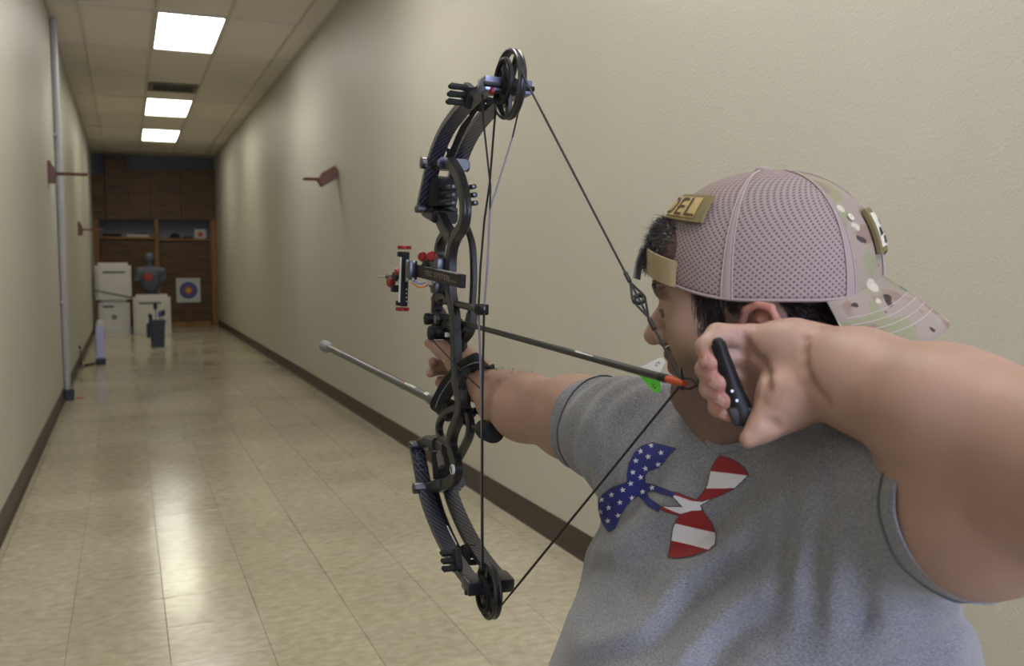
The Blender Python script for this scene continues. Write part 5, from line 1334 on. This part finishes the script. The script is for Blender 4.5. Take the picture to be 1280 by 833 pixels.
ph = rng.uniform(math.radians(35), math.radians(325), 15000); ww = rng.uniform(-.062, .058, 15000)
dirs = np.cos(ph)[:, None]*Hf+np.sin(ph)[:, None]*Hl; base_ = Hc+HS*(-.012*Hf+ww[:, None]*Hup)
hit = np.zeros(15000)
for r_ in np.arange(.13, .05, -.0012):
    X = base_+dirs*r_; m_ = (hit == 0); dd = np.ones(15000)
    if not m_.any(): break
    hnear = [q for q in B.p if np.linalg.norm(q[4]-Hc) < .2]
    dd[m_] = B(X[m_], hnear); hit[m_ & (dd < 0)] = r_
cnt = 0
for k in range(15000):
    if hit[k] == 0: continue
    p = base_[k]+dirs[k]*hit[k]; u, v, w_ = toH(p[None])[0]
    if not hair_ok(u, v, w_) or w_ > .056: continue
    jit = rng.normal(0, .25, 3); g = -Hup*.75-Hf*.65+jit*.6
    if u > .02: g = -Hup*1.0-Hf*.15+jit*.5
    d1 = nrm(g+dirs[k]*.55); d2 = nrm(g+dirs[k]*.05); strand(p-dirs[k]*.001, d1, d2, rng.uniform(.010, .019), .00042, 1 if rng.random() < .14 else 0); cnt += 1
TN = 3400; tv = rng.uniform(-.062, .066, TN); tw = rng.uniform(.058, .104, TN); X0_ = CPX+HS*(.15*Cf+tv[:, None]*Cl+tw[:, None]*WUP); got = np.zeros(TN)
for dd_ in np.arange(.0, .16, .0015):
    X = X0_-Cf*dd_; m_ = got == 0; v_ = np.ones(TN); v_[m_] = B(X[m_], hnear); got[m_ & (v_ < 0)] = dd_+1e-6
for k in range(TN):                                               # tuft
    if got[k] == 0: continue
    p = X0_[k]-Cf*got[k]; jit = rng.normal(0, .30, 3); hh = (tw[k]-.060)/.044
    d1 = nrm(Cf*.75+WUP*(.45*hh)+jit*.7); d2 = nrm(Cf*.30-WUP*(.75-.3*hh)+jit); sh_l = 1.0 if tv[k] < .03 else .45; strand(p, nrm(d1-Cl*max(0, tv[k]-.02)*14), nrm(d2-Cl*max(0, tv[k]-.02)*14), rng.uniform(.014, .027)*sh_l, .00042, 1 if rng.random() < .10 else 0)
for k in range(420):                                              # brows
    s_ = 1 if k % 2 else -1; t = rng.random(); v = s_*(.010+.042*t); w_ = .034+.006*math.sin(t*2.4)+rng.normal(0, .0022)-.010*max(0, t-.7)
    p0 = H(.125, v, w_); X = p0[None]-np.arange(0, .07, .0012)[:, None]*Hf; dd = B(X, hnear); i = int(np.argmax(dd < 0))
    if dd[i] >= 0: continue
    g = nrm(Hl*s_*.8+Hup*(.5-.8*t)+Hf*.15+rng.normal(0, .08, 3)); strand(X[i]-Hf*.0003, g, nrm(g-Hf*.2), rng.uniform(.004, .006), .0003)
for k in range(420):                                              # fine hair along the upper edge of the bow forearm
    t = rng.random(); ax_ = ER*(1-t)+WR*t; dr = nrm(WR-ER); up_ = nrm(WUP-dr*(WUP@dr)); an = rng.normal(0, .8); out = math.cos(an)*up_+math.sin(an)*np.cross(dr, up_)
    X = ax_[None]+np.arange(.075, .015, -.0012)[:, None]*out; dd = B(X); i = int(np.argmax(dd < 0))
    if dd[i] < 0: strand(X[i], nrm(out*.5+dr*.8+rng.normal(0, .2, 3)), nrm(out*.2+dr+rng.normal(0, .2, 3)), rng.uniform(.008, .014), .00012)
hair = mesh_from('hair', np.array(hv), hf, ['hair', 'hair_grey'], person, smooth=False, fm=hm); tag(hair, kind='stuff')

# ------------------------------------------------------------------ trousers, shoes, stool (below the frame)
nfw = nrm(cw(Nf)-CAM); nfw = nrm(nfw*V3(1, 1, 0)); sdw = nrm((cw(sd)-CAM)*V3(1, 1, 0)); sw = seat_w
G = SDF(); Zs = .52
def wc(p): return W2C(p)
G.ell(wc(sw), (.19, .13, .15), TA, .06); G.cone(wc(sw+V3(0, 0, .02)), wc(sw+V3(0, 0, .10)), .155, .15, .05)
feet = []
for s_ in (-1, 1):
    hp_ = sw+sdw*.095*s_+V3(0, 0, -.02); kn = sw+sdw*.15*s_+nfw*.44+V3(0, 0, -.02); an = kn+nfw*.03; an = V3(an[0], an[1], .12)
    G.chain([wc(hp_), wc(kn), wc(an)], [.105, .076, .056], .05); feet.append(an)
gp_, gq_ = surface(G, wc(sw)-V3(.6, .6, .6), wc(sw)+V3(.6, .35, .6), .011)
mat('denim', (44, 52, 76), .85, noise=(300, .25)); mat('shoe', (30, 30, 32), .6); mat('sole', (190, 188, 182), .7)
mesh_from('trousers', gp_, gq_, 'denim', person)
for an in feet:
    q = MB(); prof = [(-.08, .036, .075), (-.03, .040, .095), (.04, .042, .075), (.10, .046, .055), (.15, .042, .045), (.185, .024, .032)]
    vs = []; n_ = 10
    for (x, w_, h_) in prof:
        c = V3(an[0], an[1], .02)+nfw*x
        for k in range(n_): a_ = math.pi*k/(n_-1); vs.append(c+sdw*w_*math.cos(a_)+V3(0, 0, h_*math.sin(a_)))
    q.add(vs, [(n_*i+k, n_*i+k+1, n_*(i+1)+k+1, n_*(i+1)+k) for i in range(len(prof)-1) for k in range(n_-1)]+[tuple(range(n_)), tuple(n_*(len(prof)-1)+k for k in range(n_))])
    sh_ = q.build('shoe', 'shoe', person, True)
    q = MB(); q.prism([V3(an[0], an[1], 0)+nfw*x+sdw*w_*1.08 for x, w_, h_ in prof]+[V3(an[0], an[1], 0)+nfw*x-sdw*w_*1.08 for x, w_, h_ in prof[::-1]], (0, 0, 1), .026); q.build('sole', 'sole', sh_)
stl = empty('stool', (sw[0], sw[1], 0), 'round black padded stool carrying the seated archer', 'stool')
zs = sw[2]-.135
q = MB(); q.lathe((sw[0], sw[1], zs-.055), (0, 0, 1), [(.15, 0), (.17, .006), (.172, .035), (.16, .05), (.10, .055), (.002, .055)], 32); q.build('seat', 'black_plastic', stl, True)
for k in range(4):
    a_ = math.pi/4+k*math.pi/2; d = V3(math.cos(a_), math.sin(a_), 0); q = MB(); q.rod(V3(sw[0], sw[1], 0)+d*.19, V3(sw[0], sw[1], zs-.05)+d*.12, .013, 12); q.build('leg', 'steel', stl, True)
q = MB(); q.tube([V3(sw[0], sw[1], .16)+.168*V3(math.cos(2*math.pi*k/32), math.sin(2*math.pi*k/32), 0) for k in range(32)], .009, 8, closed=True); q.build('foot_ring', 'steel', stl, True)

# ------------------------------------------------------------------ torso dummy on the foam block
D = SDF(); dc_ = V3(XB3-.01, YBk-.02, ZB3)
def dl(x, y, z): return W2C(dc_+V3(x, y, z+.045))
XA = np.array([W2C(CAM+V3(1, 0, 0)), W2C(CAM+V3(0, 1, 0)), W2C(CAM+V3(0, 0, 1))])
D.ell(dl(0, 0, .16), (.17, .11, .19), XA, .06); D.ell(dl(0, 0, .32), (.20, .115, .13), XA, .06); D.cone(dl(-.17, 0, .37), dl(.17, 0, .37), .075, .075, .05)
for s_ in (-1, 1): D.cone(dl(.19*s_, 0, .36), dl(.215*s_, -.01, .22), .065, .055, .04)
D.cone(dl(0, .0, .40), dl(0, -.01, .52), .055, .05, .03); D.ell(dl(0, -.015, .60), (.078, .09, .105), XA, .02)
dp_, dq_ = surface(D, dl(0, 0, .33)-V3(.5, .5, .5), dl(0, 0, .33)+V3(.5, .5, .5), .012)
mat('dummy_grey', (74, 76, 86), .7, noise=(9, .35)); mat('dummy_red', (150, 52, 40), .8)
dm = empty('torso_dummy', dc_, 'dark grey torso dummy with red chest mark standing on the foam block', 'dummy')
mesh_from('torso', dp_, dq_, 'dummy_grey', dm)
q = MB(); q.box(dc_+V3(0, 0, .022), (.26, .18, .040), bev=.004); q.build('base', 'black_plastic', dm)
q = MB(); q.lathe(dc_+V3(-.04, -.125, .315), (0, -1, 0), [(.07, -.03), (.068, .004), (.03, .008), (.0, .009)], 18); q.build('chest_mark', 'dummy_red', dm, True)
